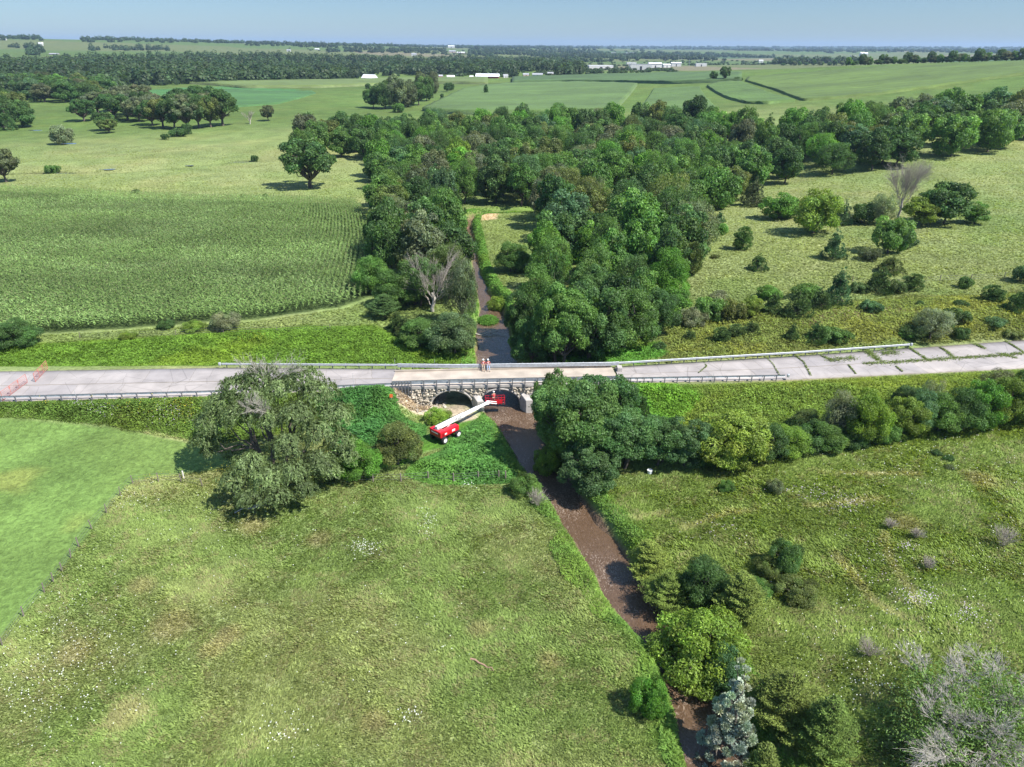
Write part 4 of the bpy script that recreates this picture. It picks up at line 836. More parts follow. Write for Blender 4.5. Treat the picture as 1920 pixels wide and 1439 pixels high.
# ------------------------------------------------------------------ road
def road_mat():
    m_, N, L, b = mat('old concrete road')
    at = N.new('ShaderNodeAttribute'); at.attribute_name = 'rc'
    br = N.new('ShaderNodeTexBrick'); br.offset = .35; br.inputs['Scale'].default_value = 1; br.inputs['Brick Width'].default_value = 6.2; br.inputs['Row Height'].default_value = 1.
    br.inputs['Mortar Size'].default_value = .035; br.inputs['Mortar Smooth'].default_value = .4
    br.inputs['Color1'].default_value = (.31, .28, .26, 1); br.inputs['Color2'].default_value = (.245, .225, .22, 1); br.inputs['Mortar'].default_value = (.20, .175, .15, 1)
    ge = N.new('ShaderNodeNewGeometry')
    wn = N.new('ShaderNodeTexNoise'); wn.inputs['Scale'].default_value = .8; wn.inputs['Detail'].default_value = 4; L.new(ge.outputs['Position'], wn.inputs['Vector'])
    ad = N.new('ShaderNodeVectorMath'); ad.operation = 'MULTIPLY_ADD'; L.new(wn.outputs['Color'], ad.inputs[0]); ad.inputs[1].default_value = (.5, .06, 0); L.new(at.outputs['Vector'], ad.inputs[2])
    L.new(ad.outputs[0], br.inputs['Vector'])
    n_ = N.new('ShaderNodeTexNoise'); n_.inputs['Scale'].default_value = .35; n_.inputs['Detail'].default_value = 8; n_.inputs['Distortion'].default_value = .5; L.new(ge.outputs['Position'], n_.inputs['Vector'])
    mp = N.new('ShaderNodeMapRange'); mp.inputs[1].default_value = .3; mp.inputs[2].default_value = .7; mp.inputs[3].default_value = .82; mp.inputs[4].default_value = 1.2; L.new(n_.outputs['Fac'], mp.inputs[0])
    s = N.new('ShaderNodeVectorMath'); s.operation = 'SCALE'; L.new(br.outputs['Color'], s.inputs[0]); L.new(mp.outputs[0], s.inputs['Scale'])
    # fine cracks
    vo = N.new('ShaderNodeTexVoronoi'); vo.feature = 'DISTANCE_TO_EDGE'; vo.inputs['Scale'].default_value = .22; L.new(ge.outputs['Position'], vo.inputs['Vector'])
    cr = N.new('ShaderNodeMapRange'); cr.inputs[1].default_value = 0; cr.inputs[2].default_value = .012; cr.inputs[3].default_value = .68; cr.inputs[4].default_value = 1; L.new(vo.outputs['Distance'], cr.inputs[0])
    s2 = N.new('ShaderNodeVectorMath'); s2.operation = 'SCALE'; L.new(s.outputs[0], s2.inputs[0]); L.new(cr.outputs[0], s2.inputs['Scale'])
    L.new(s2.outputs[0], b.inputs['Base Color']); b.inputs['Roughness'].default_value = .88
    return m_
M_ROAD = road_mat()
M_DECK = plain('bridge concrete', (.36, .31, .255), .85, 0, .22, .45); M_CONC = plain('grey concrete', (.36, .335, .31), .9, 0, .25, 1.5, .3)
def road_strip(name, xs, thick=.3):
    xs = np.array(xs); V = []; rc = []
    ac = np.linspace(0, 1, 7)
    for x in xs:
        for a in ac: V.append((x+a*(-.45 if x < -20 else 0), road_near(x)*(1-a)+road_far(x)*a, .035*math.sin(math.pi*a))); rc.append((x+a*1.2, a*2, 0))
    k = 7; n_ = len(xs); F_ = [(i*k+j, (i+1)*k+j, (i+1)*k+j+1, i*k+j+1) for i in range(n_-1) for j in range(k-1)]
    base = len(V)
    for j, dj in ((0, -.02), (6, .02)):
        o = len(V)
        for i in range(n_): v = V[i*k+j]; V.append((v[0], v[1]+dj, -thick)); rc.append(rc[i*k+j])
        for i in range(n_-1): F_.append((o+i, o+i+1, (i+1)*k+j, i*k+j) if j == 0 else (i*k+j, (i+1)*k+j, o+i+1, o+i))
    me = mesh_np(name, V, F_, 4); a = me.attributes.new('rc', 'FLOAT_VECTOR', 'POINT'); a.data.foreach_set('vector', np.array(rc, np.float32).ravel())
    o = link(name, me, None, [M_ROAD]); o["kind"] = "structure"; return o
BX0, BX1 = -16.6, 14.9
road_strip('road', np.linspace(-400, BX0, 160)); road_strip('road', np.linspace(BX1, 400, 160))

# ------------------------------------------------------------------ bridge
TH = math.atan2(float(road_near(14.9)-road_near(-16.6)), 31.5); by0 = float(road_near(-1.))
br = empty('arch_bridge', (-1., by0, 0), TH); tag(br, 'old three arched stone bridge with a beige concrete deck over the brown creek', 'bridge')
def stone_mat(name, c1, c2, scale):
    m_, N, L, b = mat(name)
    ge = N.new('ShaderNodeTexCoord'); vo = N.new('ShaderNodeTexVoronoi'); vo.inputs['Scale'].default_value = scale; L.new(ge.outputs['Object'], vo.inputs['Vector'])
    sp = N.new('ShaderNodeSeparateColor'); L.new(vo.outputs['Color'], sp.inputs[0])
    rp = N.new('ShaderNodeValToRGB'); rp.color_ramp.elements[0].color = (*c1, 1); rp.color_ramp.elements[1].color = (*c2, 1); L.new(sp.outputs[0], rp.inputs[0])
    n_ = N.new('ShaderNodeTexNoise'); n_.inputs['Scale'].default_value = 1.3; n_.inputs['Detail'].default_value = 6; L.new(ge.outputs['Object'], n_.inputs['Vector'])
    mp = N.new('ShaderNodeMapRange'); mp.inputs[1].default_value = .35; mp.inputs[2].default_value = .65; mp.inputs[3].default_value = .65; mp.inputs[4].default_value = 1.2; L.new(n_.outputs['Fac'], mp.inputs[0])
    s = N.new('ShaderNodeVectorMath'); s.operation = 'SCALE'; L.new(rp.outputs[0], s.inputs[0]); L.new(mp.outputs[0], s.inputs['Scale'])
    L.new(s.outputs[0], b.inputs['Base Color']); b.inputs['Roughness'].default_value = .92
    bp = N.new('ShaderNodeBump'); bp.inputs['Strength'].default_value = .8; bp.inputs['Distance'].default_value = .1; L.new(vo.outputs['Distance'], bp.inputs['Height']); L.new(bp.outputs[0], b.inputs['Normal'])
    return m_
M_STONE = stone_mat('rubble stone', (.27, .245, .21), (.52, .46, .38), 3.2); M_BARREL = plain('dark barrel concrete', (.10, .095, .09), .9, 0, .3, 1.2, .3)  # barrel is one dark tone, well below the other concrete
S0 = lambda x: (x+1.)/math.cos(TH)
ARCH = [(-8.3, 2.8), (-1.72, 2.85), (4.95, 2.85)]
def zarch(s):
    for c, h in ARCH:
        u = abs(s-S0(c))/h
        if u < 1: return -3.15+2.3*math.sqrt(1-u*u)
    return None
ss = sorted(set([round(v, 3) for v in np.arange(-14.6, 12.6, .14)] + [round(S0(c)+k*h, 4) for c, h in ARCH for k in (-1.0, -.9999, -.995, -.98, .98, .995, .9999, 1.0)]))
V = []; Fc = []
for t_ in (.14, 4.75):
    o = len(V)
    for s in ss:
        za = zarch(s); V += [(s, t_, -.42), (s, t_, za if za is not None else -4.8)]
    for i in range(len(ss)-1):
        q = (o+2*i, o+2*i+1, o+2*i+3, o+2*i+2); Fc.append(q if t_ < 1 else q[::-1])
me = mesh_np('spandrel_wall', V, Fc, 4); link('spandrel_wall', me, br, [M_STONE])
V = []; Fc = []
for c, h in ARCH:
    an = np.linspace(0, math.pi, 40); pts = [(S0(c)-h, -4.8)] + [(S0(c)-h*math.cos(a), -3.15+2.3*math.sin(a)) for a in an] + [(S0(c)+h, -4.8)]
    o = len(V)
    for (s, z_) in pts: V += [(s, .14, z_), (s, 4.75, z_)]
    Fc += [(o+2*i, o+2*i+1, o+2*i+3, o+2*i+2) for i in range(len(pts)-1)]
link('arch_barrel', mesh_np('arch_barrel', V, Fc, 4), br, [M_BARREL])
for c, h in ARCH:      # ring of voussoirs on the near face of every arch
    V = []; Fc = []; an = np.linspace(.0, math.pi, 34)
    for a in an:
        for r_, t_ in ((0, .03), (.27, .03), (.27, .15), (0, .15)):
            V.append((S0(c)-(h+r_)*math.cos(a), t_, -3.15+(2.3+r_)*math.sin(a)))
    for i in range(33):
        for j in range(4): Fc.append((4*i+j, 4*i+(j+1) % 4, 4*i+4+(j+1) % 4, 4*i+4+j))
    link('arch_ring', mesh_np('arch_ring', V, Fc, 4), br, [M_CONC])
boxes('deck', [(S0((BX0+BX1)/2), 2.62, -.18, (BX1-BX0), 5.18, .34)], M_DECK, br, .03)
boxes('kerb', [(S0((BX0+BX1)/2), 5.08, .12, BX1-BX0-.4, .22, .26)], M_DECK, br, .03)
boxes('edge_beam', [(S0((BX0+BX1)/2), .03, -.22, BX1-BX0-.5, .12, .4)], M_CONC, br, .03)
for px_ in (-5.05, 1.62):
    s = S0(px_); bm = bmesh.new()
    w_ = .48; pts = [(-w_, .32, -4.9), (w_, .32, -4.9), (w_+.75, -1.25, -4.9), (-w_+.75, -1.25, -4.9), (-w_, .32, -1.45), (w_, .32, -1.45), (w_+.7, -1.1, -2.0), (-w_+.7, -1.1, -2.0)]
    vs = [bm.verts.new((s+a, b, c)) for a, b, c in pts]
    for f in ((3, 2, 1, 0), (4, 5, 6, 7), (0, 1, 5, 4), (2, 3, 7, 6), (1, 2, 6, 5), (3, 0, 4, 7)): bm.faces.new([vs[i] for i in f])
    bmesh.ops.bevel(bm, geom=bm.edges[:], offset=.05, segments=1, affect='EDGES')
    me = bpy.data.meshes.new('pier'); bm.to_mesh(me); bm.free(); link('pier', me, br, [M_CONC])
# loose rubble facing on the spandrel, one part
rg = np.random.default_rng(5); bm = bmesh.new()
for _ in range(900):
    s = rg.uniform(-13.4, 11.4); z_ = rg.uniform(-3.2, -.55); za = zarch(s)
    if za is not None and z_ < za+.34: continue
    if za is None and any(abs(s-S0(p_)) < .55 for p_ in (-5.05, 1.62)) and z_ < -1.5: continue
    q = .09+.13*rg.uniform()
    bmesh.ops.create_icosphere(bm, subdivisions=1, radius=1, matrix=Matrix.Translation((s, .12-rg.uniform(0, .05), z_)) @ Matrix.Rotation(rg.uniform(0, 6), 4, Vector(rnd(1, rg)[0])) @ Matrix.Diagonal((q*1.5, q, q*.8, 1)))
me = bpy.data.meshes.new('rubble_facing'); bm.to_mesh(me); bm.free(); o = link('rubble_facing', me, br, [stone_mat('pale rubble', (.34, .30, .24), (.56, .49, .39), 2.1)]); o['kind'] = 'stuff'
boxes('dark_strip', [(S0(-2.9), .11, -.62, 2.6, .14, .16)], M_BARREL, br, .08)  # solid dark strip on the stone face, no hollow is cut
boxes('wing_wall', [(S0(-13.4), .95, -.9, 3.2, .5, .95, R_(4)), (S0(-12.6), .2, -.95, .28, .28, 1.3)], plain('rust stained concrete', (.34, .24, .15), .9, 0, .4, 1.2, .3), br, .04)
tag(boxes('concrete_block', [(0, 0, .3, .7, 1.1, .6)], M_CONC, None, .05), 'pale concrete block by the far railing at the east end of the bridge', 'block'); o = bpy.data.objects['concrete_block']; o.location = (15.4, 93.0, 0)
# broken stones and dead stalks at the eroded bank west of the arches
def stones(name, poly, n_, smin, smax, m_, label, cat, seed, z_off=0.):
    rg = np.random.default_rng(seed); W = poly_w(poly); lo, hi = W.min(0), W.max(0); bm = bmesh.new(); k = 0
    while k < n_:
        q = lo+rg.uniform(size=2)*(hi-lo)
        if not inpoly(q[:1], q[1:], W)[0]: continue
        s = rg.uniform(smin, smax)*(.5+rg.uniform()); k += 1
        bmesh.ops.create_icosphere(bm, subdivisions=1, radius=1, matrix=Matrix.Translation((q[0], q[1], H1(q[0], q[1])+s*.2+z_off)) @ Matrix.Rotation(rg.uniform(0, 6), 4, Vector(rnd(1, rg)[0])) @ Matrix.Diagonal((s*1.3, s, s*.6, 1)))
    me = bpy.data.meshes.new(name); bm.to_mesh(me); bm.free(); o = link(name, me, None, [m_]); tag(o, label, cat, None, 'stuff'); return o
stones('rubble', [(742,742),(800,740),(835,748),(838,770),(800,775),(765,765)], 140, .08, .25, M_STONE, 'broken stones on the eroded bank beside the left arch', 'rubble', 3)
stones('creek_stones', [(965,768),(1000,768),(1004,784),(985,788)], 50, .08, .22, M_STONE, 'stones at the foot of the right bridge pier', 'stones', 4)
# low concrete apron at the left arch
tag(boxes('concrete_apron', [(0, 0, 0, 5.4, 2.6, .5, R_(6))], M_DECK, None, .08), 'pale silted concrete apron below the left arch', 'apron'); bpy.data.objects['concrete_apron'].location = (-7.6, 86.5, -3.78)

# ------------------------------------------------------------------ railings and guardrails
WB = [(0, 0), (.08, .04), (.08, .10), (.01, .155), (.08, .21), (.08, .27), (0, .31)]
TB = [(o_, h_*1.35) for o_, h_ in [(0, 0), (.08, .03), (.08, .09), (.01, .135), (.08, .18), (.08, .24), (.01, .29), (.08, .335), (.08, .395), (0, .43)]]
def rail(name, label, path, prof, posts, side, zp0, zp1, ends=(), prof_h=.45, pm=M_POST, psize=.11):
    e = empty(name, path[0]); tag(e, label, 'guardrail')
    p0 = np.array(path[0]); pa = np.array(path)-p0
    V, F_ = extrude_profile(pa+np.array((0, 0, prof_h)), [(o*side, h) for o, h in prof]); V2, F2 = extrude_profile(pa+np.array((0, 0, prof_h)), [((o-.012)*side, h) for o, h in prof])
    me = mesh_np('beam', np.concatenate([V, V2]), np.concatenate([F_, F2[:, ::-1]+len(V)]), 4, None, False); link('beam', me, e, [M_GALV])
    src = None
    for (x, y) in posts:
        if src is None:
            o = boxes('post', [(0, 0, (zp0+zp1)/2, psize, psize*1.2, zp1-zp0)], pm, e, .008); src = o
        else:
            o = src.copy(); col.objects.link(o); o.parent = e
        o.location = (x-p0[0], y-p0[1], 0)
    for x, y, a in ends:
        V, F_ = extrude_profile([(0, 0, 0), (.25, 0, 0), (.5, 0, 0)], [(.0, .38), (.05, .38), (.05, .82), (0, .82)], True)
        o = boxes('end_terminal', [(0, 0, .6, .35, .3, .46)], M_GALV, e, .1); o.location = (x-p0[0], y-p0[1], 0); o.rotation_euler = (0, 0, a)
    return e
def pts_line(f, x0, x1, off, n_): xs = np.linspace(x0, x1, n_); return [(float(x), float(f(x))+off, 0.) for x in xs]
xs = list(np.arange(-66.2, -17.5, 1.9))
rail('guardrail', 'long steel guardrail along the near side of the road left of the bridge', pts_line(road_near, -67, -16.2, -.15, 60), WB, [(x, float(road_near(x))-.30) for x in xs], 1, -.5, .78, [(-67.2, float(road_near(-67.2))-.15, 0)])
rail('bridge_railing', 'three ribbed steel railing on dark posts along the near edge of the bridge', pts_line(road_near, -16.2, 15.2, .06, 30), TB, [(x, float(road_near(x))-.14) for x in list(np.arange(-16.2, -13.9, .42))+list(np.arange(-13.7, 15.2, 1.72))], 1, -.95, .98, (), .36, M_POST, .13)
rail('guardrail', 'steel guardrail along the near side of the road right of the bridge', pts_line(road_near, 15.2, 38.2, -.15, 40), WB, [(x, float(road_near(x))-.30) for x in list(np.arange(15.4, 19, .95))+list(np.arange(19.4, 38, 1.75))], 1, -.5, .78, [(38.6, float(road_near(38.6))-.15, 0)])
rail('guardrail', 'steel guardrail behind the road left of the bridge with a blunt end', pts_line(road_far, -41.6, -16.4, .12, 40), WB, [(x, float(road_far(x))+.27) for x in np.arange(-41, -16.6, 1.9)], -1, -.5, .78, [(-41.9, float(road_far(-41.9))+.12, 0)])
rail('bridge_railing', 'bright ribbed steel railing along the far edge of the bridge', pts_line(road_far, -16.4, 15.4, -.02, 30), TB, [(x, float(road_far(x))+.16) for x in np.arange(-16, 15.2, 1.75)], -1, -.4, .9, (), .32)
rail('guardrail', 'long steel guardrail curving behind the road right of the bridge', pts_line(road_far, 15.4, 61.5, .12, 60), WB, [(x, float(road_far(x))+.27) for x in np.arange(15.8, 61.5, 1.9)], -1, -.5, .78, [(61.8, float(road_far(61.8))+.12, .2)])
for i, (px, py, h_) in enumerate([(143,752,1.5),(222,745,1.5),(308,744,1.3),(490,688,1.4),(554,690,1.4),(632,721,1.9),(672,716,2.6),(740,693,1.4),(815,693,1.4),(1180,708,1.3),(1330,706,1.3),(1400,704,1.2)]):
    x, y = P(float(px), float(py), 0.)
    y = float(road_near(x))-.45 if y < road_near(x)+2.5 else float(road_far(x))+.45
    o = cyls('marker_rod', [((0, 0, -.3), (0, 0, h_), .022, .015, 6)], M_GALV, None, [(0, 0, h_*.8, .05, .02, .12)]); o.location = (x, y, 0)
    tag(o, f"{ORD[i] if i else 'leftmost'} thin marker rod from the left along the guardrails", 'marker rod', 'thin marker rods along the guardrails')
# farm gate of red tube in two leaves across the road
def gate(name, label, p0, p1, z0=.12, Hh=1.15):
    e = empty(name, (p0[0], p0[1], 0), math.atan2(p1[1]-p0[1], p1[0]-p0[0])); L_ = math.hypot(p1[0]-p0[0], p1[1]-p0[1]); tag(e, label, 'gate', 'leaves of the red farm gate')
    fr = [((0, 0, z0), (L_, 0, z0), .032), ((0, 0, z0+Hh), (L_, 0, z0+Hh), .032), ((0, 0, z0-.1), (0, 0, z0+Hh+.08), .04), ((L_, 0, z0), (L_, 0, z0+Hh), .032)]
    cyls('gate_frame', fr, M_RED, e)
    for k in range(1, 5): cyls('bar', [((0, 0, z0+Hh*k/5), (L_, 0, z0+Hh*k/5), .02)], M_RED, e)
    for k in (1/3, 2/3): cyls('brace', [((L_*k, 0, z0), (L_*k, 0, z0+Hh), .028)], M_RED, e, [(L_*k, 0, z0+Hh*.8, .3, .03, .22)])
    return e
gate('farm_gate', 'red tube gate leaf at the left edge of the photo, nearer the camera', P(6., 752., 0.), P(52., 718., 0.))
gate('farm_gate', 'red tube gate leaf on the far half of the road', P(67., 717., 0.), P(90., 692., 0.))

# ------------------------------------------------------------------ boom lift
bx, by = P(836., 820., -2.9); bz = H1(bx, by); ang_l = math.atan2(7.2, 6.6)
BL = empty('boom_lift', (bx, by, bz), ang_l); tag(BL, 'red and white telescopic boom lift on mown grass, boom reaching to the middle arch', 'boom lift')
boxes('chassis', [(0, 0, .62, 2.9, 1.1, .34), (1.15, 0, .5, .3, 2.0, .22), (-1.15, 0, .5, .3, 2.0, .22)], M_DARK, BL, .04)
wh = None
for sx in (-1.15, 1.15):
    for sy in (-1.05, 1.05):
        w1 = cyls('wheel', [((0, -.17, 0), (0, .17, 0), .47, .47, 28)], M_BLACK, BL); bm = bmesh.new(); bm.from_mesh(w1.data)
        bmesh.ops.bevel(bm, geom=[e for e in bm.edges if e.calc_length() < .15], offset=.04, segments=2, affect='EDGES'); bm.to_mesh(w1.data); bm.free()
        w1.location = (sx, sy, .47); s_ = -1 if sy < 0 else 1
        cyls('rim', [((0, s_*.15, 0), (0, s_*.185, 0), .29, .26, 22)], M_WHITE, w1)
        cyls('hub', [((0, s_*.18, 0), (0, s_*.23, 0), .09, .08, 12)], M_GALV, w1)
boxes('turntable', [(0, 0, .86, 1.3, 1.3, .16)], M_DARK, BL, .03)
boxes('engine_cover', [(-.15, -.66, 1.28, 3.1, .78, .74), (-1.35, 0, 1.34, .9, 2.1, .86)], M_LIFTRED, BL, .14)
boxes('tank_cover', [(-.15, .66, 1.28, 3.1, .78, .74)], M_LIFTRED, BL, .14)
boxes('vent_grille', [(.4, -1.058, 1.32, .5, .02, .28), (-.9, -1.058, 1.3, .35, .02, .2)], M_WHITE, BL, .005)
boxes('boom_bracket', [(-1.2, 0, 1.75, .7, .62, .5)], M_GALV, BL, .06)
# boom in lift coordinates: from the rear pivot forward to the tip
def to_local(x, y, z):
    dx, dy = x-bx, y-by; c, s = math.cos(-ang_l), math.sin(-ang_l); return Vector((dx*c-dy*s, dx*s+dy*c, z-bz))
def atz(px, py, yw):
    d = ray(float(px), float(py)); t = yw/d[1]; return float(d[0]*t), yw, float(CAMZ+d[2]*t)
pv = Vector((-1.3, 0, 1.95)); tip = to_local(*atz(914, 755.5, 86.0)); bd = (tip-pv); BLn = bd.length; bdn = bd.normalized()
def boom_sec(name, a, b, w_, h_, parent):
    c = pv+bdn*(a+b)/2; o = boxes(name, [(0, 0, 0, b-a, w_, h_)], M_WHITE, parent, .035); o.matrix_local = Matrix.Translation(c) @ bdn.to_track_quat('X', 'Z').to_matrix().to_4x4(); return o
bo = boom_sec('boom', -.3, BLn*.52, .42, .5, BL)
boom_sec('boom_extension', BLn*.5, BLn*.8, .34, .4, BL); boom_sec('boom_tip_section', BLn*.78, BLn, .27, .32, BL)
lg = boxes('lettering', [(-.36, 0, 0, .05, .008, .2, 0, 0, .35), (-.2, 0, 0, .05, .008, .2, 0, 0, .35), (-.24, 0, .07, .2, .008, .05), (-.02, 0, 0, .05, .008, .2, 0, 0, .35), (.02, 0, -.07, .14, .008, .05), (.2, 0, 0, .05, .008, .2, 0, 0, .35), (.26, 0, .07, .14, .008, .05), (.26, 0, -.07, .14, .008, .05)], M_DARK, bo); lg.location = (BLn*.12, -.216, 0); lg.scale = (1.7, 1, 1.5)
cyls('lift_cylinder', [((0, 0, 1.15), tuple(pv+bdn*2.6-Vector((0, 0, .25))), .09)], M_GALV, BL)
# jib and platform with red lattice rails
p1 = to_local(*atz(931, 757.5, 86.6)); 
cyls('jib', [(tuple(tip), tuple(p1), .07), (tuple(tip+Vector((0, 0, .28))), tuple(p1+Vector((0, 0, .28))), .05)], M_WHITE, BL, [(*tip, .35, .35, .45)], .0)
wx, wy, wz = atz(928, 757, 87.3)

loc = to_local(wx, wy, wz)
pl = boxes('platform', [(0, 0, -.02, 2.7, .85, .06)], M_DARK, BL, .01); pl.location = loc; pl.rotation_euler = (0, 0, -ang_l+TH)
rl = []
for yy in (-.42, .42):
    for zz in (.35, .7, 1.05): rl.append(((-1.33, yy, zz), (1.33, yy, zz), .026, .026, 8))
    for k in range(7): xx = -1.33+2.66*k/6; rl.append(((xx, yy, 0), (xx, yy, 1.05), .024, .024, 8))
    for k in range(3): rl.append(((-1.33+.89*k, yy, .05), (-.44+.89*k, yy, 1.0), .018, .018, 6))
for xx in (-1.33, 1.33):
    for zz in (.35, .7, 1.05): rl.append(((xx, -.42, zz), (xx, .42, zz), .026, .026, 8))
cyls('platform_rail', rl, M_LIFTRED, pl, [(.55, -.46, .5, .9, .05, .55), (-1.0, -.46, .35, .5, .04, .4)])
cyls('hose', [(tuple(pv+bdn*.2+Vector((0, .3, .3))), tuple(pv+bdn*(BLn*.5)+Vector((0, .27, .22))), .035, .035, 6), (tuple(pv+bdn*(BLn*.5)+Vector((0, .27, .22))), tuple(pv+bdn*(BLn-.2)+Vector((0, .2, .15))), .03, .03, 6)], M_BLACK, BL)
boxes('step', [(.9, -1.12, .72, .5, .16, .06), (-.3, -1.1, .78, .4, .12, .05)], M_DARK, BL, .01); boxes('counterweight', [(-1.62, 0, 1.05, .3, 1.7, .5)], M_DARK, BL, .06); boxes('warning_stripe', [(-1.82, 0, 1.45, .02, 1.2, .12)], M_WHITE, BL, .004)
boxes('control_box', [(.2, -.3, 1.0, .5, .25, .22)], M_DARK, pl, .02)

# ------------------------------------------------------------------ people
M_SKIN = plain('skin', (.42, .25, .17), .6, 0, .05, 6); M_VEST = plain('red vest cloth', (.62, .03, .06), .8, 0, .1, 12); M_SLEEVE = plain('dark red shirt', (.35, .05, .06), .85, 0, .1, 12)
M_JEAN = plain('blue jeans', (.25, .33, .46), .85, 0, .15, 12); M_TAN = plain('tan trousers', (.38, .30, .22), .85, 0, .12, 12); M_HELM = plain('white helmet', (.80, .80, .77), .3, 0, .03, 4); M_SHOE = plain('brown work shoes', (.10, .07, .05), .8)
M_HAIR = plain('short dark hair', (.04, .028, .02), .9)
def skin(name, chains, m_, parent, root=0, sub=1):
    V = []; E_ = []; Rr_ = []; key = {}
    for ch in chains:
        prev = None
        for (x, y, z, r_) in ch:
            k = (round(x, 4), round(y, 4), round(z, 4))
            if k not in key: key[k] = len(V); V.append(k); Rr_.append(r_)
            i = key[k]
            if prev is not None and prev != i: E_.append((prev, i))
            prev = i
    me = bpy.data.meshes.new(name); me.from_pydata(V, E_, []); o = link(name, me, parent, [m_])
    md = o.modifiers.new('Skin', 'SKIN'); md.use_smooth_shade = True
    sv = me.skin_vertices[0].data if me.skin_vertices else None
    if sv is None:
        bpy.context.view_layer.objects.active = o; sv = me.skin_vertices[0].data
    for i, r_ in enumerate(Rr_):
        rr = r_ if isinstance(r_, tuple) else (r_, r_); sv[i].radius = rr; sv[i].use_root = (i == root)
    s = o.modifiers.new('Sub', 'SUBSURF'); s.levels = sub; s.render_levels = sub+1
    return o
def person(label, loc, rz, pose, trouser, group=None):
    """local: the person faces -Y. pose 'lean' = half sitting on a rail 0.78 m high, 'stand'"""
    e = empty('person', loc, rz); tag(e, label, 'person', group)
    if pose == 'lean': hip = (0, .12, .86); kn = [(-.13, -.16, .5), (.16, -.2, .5)]; an_ = [(-.12, -.3, .09), (.22, -.42, .09)]; sh = (0, .10, 1.34); hd = (0, .04, 1.56)
    else: hip = (0, 0, .92); kn = [(-.1, -.04, .5), (.1, -.02, .5)]; an_ = [(-.1, 0, .09), (.11, .03, .09)]; sh = (0, -.06, 1.42); hd = (0, -.1, 1.64)
    hy = hip[1]; hz = hip[2]; sy, sz = sh[1], sh[2]
    torso = [(0, hy, hz, (.16, .12)), (0, (hy+sy)/2, (hz+sz)/2, (.155, .11)), (0, sy, sz-.06, (.19, .115)), (0, sy-.01, sz+.07, .06), (0, hd[1]+.02, hd[2]-.09, .075), (0, hd[1], hd[2], (.082, .1)), (0, hd[1]+.01, hd[2]+.08, .07)]
    chains = [torso]
    hands = []
    for s_, (elb, wr) in ((-1, ((-.3, sy-.06, sz-.33), (-.17, sy-.3, sz-.42))), (1, ((.31, sy-.04, sz-.33), (.2, sy-.28, sz-.44)))):
        if pose == 'stand': elb = (s_*.3, sy-.16, sz-.25); wr = (s_*.22, sy-.42, sz-.25)
        chains.append([(0, sy, sz-.06, (.19, .115)), (s_*.2, sy, sz-.04, .062), (*elb, .046), (*wr, .03), (wr[0]-s_*.03, wr[1]-.07, wr[2]-.02, (.04, .02))]); hands.append((s_, (wr[0]-s_*.03, wr[1]-.07, wr[2]-.02)))
    for k in range(2): chains.append([(0, hy, hz, (.16, .12)), ((-.1, .1)[k], hy-.02, hz-.06, .095), (*kn[k], .062), (*an_[k], .042), (an_[k][0], an_[k][1]-.14, .05, .04)])
    b = skin('body', chains, M_SKIN, e)
    for s_, h in hands:
        fs = [[(h[0], h[1], h[2], .02), (h[0]+dx, h[1]-.05, h[2]-.005, .0095), (h[0]+dx*1.1, h[1]-.05-ln*.6, h[2]-.02, .0085), (h[0]+dx*1.1, h[1]-.05-ln, h[2]-.045, .008)] for dx, ln in ((-.027, .055), (-.009, .065), (.009, .062), (.026, .048))]
        fs.append([(h[0], h[1], h[2], .02), (h[0]-s_*.04, h[1]-.02, h[2]+.0, .011), (h[0]-s_*.055, h[1]-.055, h[2]-.01, .009)])
        skin('hand', fs, M_SKIN, b)
    z_, y_ = hd[2], hd[1]
    cyls('nose', [((0, y_-.09, z_+.03), (0, y_-.125, z_-.02), .008, .02, 8)], M_SKIN, b)
    boxes('eye', [(-.033, y_-.094, z_+.025, .026, .012, .012)], M_HAIR, b, .003); boxes('eye', [(.033, y_-.094, z_+.025, .026, .012, .012)], M_HAIR, b, .003); boxes('mouth', [(0, y_-.094, z_-.045, .05, .012, .012)], M_SLEEVE, b, .003)
    skin('hair', [[(0, y_+.03, z_-.0, (.078, .085)), (0, y_+.03, z_+.06, (.082, .095))]], M_HAIR, e)
    skin('vest', [[(0, hy, hz-.03, (.175, .135)), (0, (hy+sy)/2, (hz+sz)/2, (.172, .13)), (0, sy, sz-.07, (.20, .135)), (0, sy, sz+.0, (.12, .09))]], M_VEST, e)
    boxes('vest_panel', [(0, (hy+sy)/2-.165, sz-.17, .17, .015, .16)], M_WHITE, e, .006)
    for s_ in (-1, 1):
        elb = chains[1 if s_ < 0 else 2][2]; skin('sleeve', [[(s_*.17, sy, sz-.04, .08), (s_*.21, sy-.0, sz-.07, .074), ((s_*.21+elb[0])/2, (sy+elb[1])/2, (sz+elb[2])/2, .062), (elb[0], elb[1], elb[2], .056)]], M_SLEEVE, e)
    skin('trousers', [[(0, hy, hz+.02, (.168, .13)), ((-.1, .1)[k], hy-.02, hz-.06, .108), ((kn[k][0]), kn[k][1], kn[k][2], .075), ((kn[k][0]+an_[k][0])/2, (kn[k][1]+an_[k][1])/2, (kn[k][2]+an_[k][2])/2, .062), (an_[k][0], an_[k][1], an_[k][2]+.03, .056)] for k in range(2)], trouser, e)
    for k in range(2): skin('shoe', [[(an_[k][0], an_[k][1]+.03, .07, .056), (an_[k][0], an_[k][1]-.08, .05, (.048, .05)), (an_[k][0], an_[k][1]-.17, .045, (.045, .04))]], M_SHOE, e)
    def helm(bm):
        bmesh.ops.create_uvsphere(bm, u_segments=20, v_segments=12, radius=.13, matrix=Matrix.Translation((0, y_+.005, z_+.075)) @ Matrix.Diagonal((.98, 1.15, .95, 1)))
        bmesh.ops.delete(bm, geom=[v for v in bm.verts if v.co.z < z_+.055], context='VERTS')
        cyl(bm, (0, y_-.01, z_+.05), (0, y_-.01, z_+.065), .155, .15, 20)
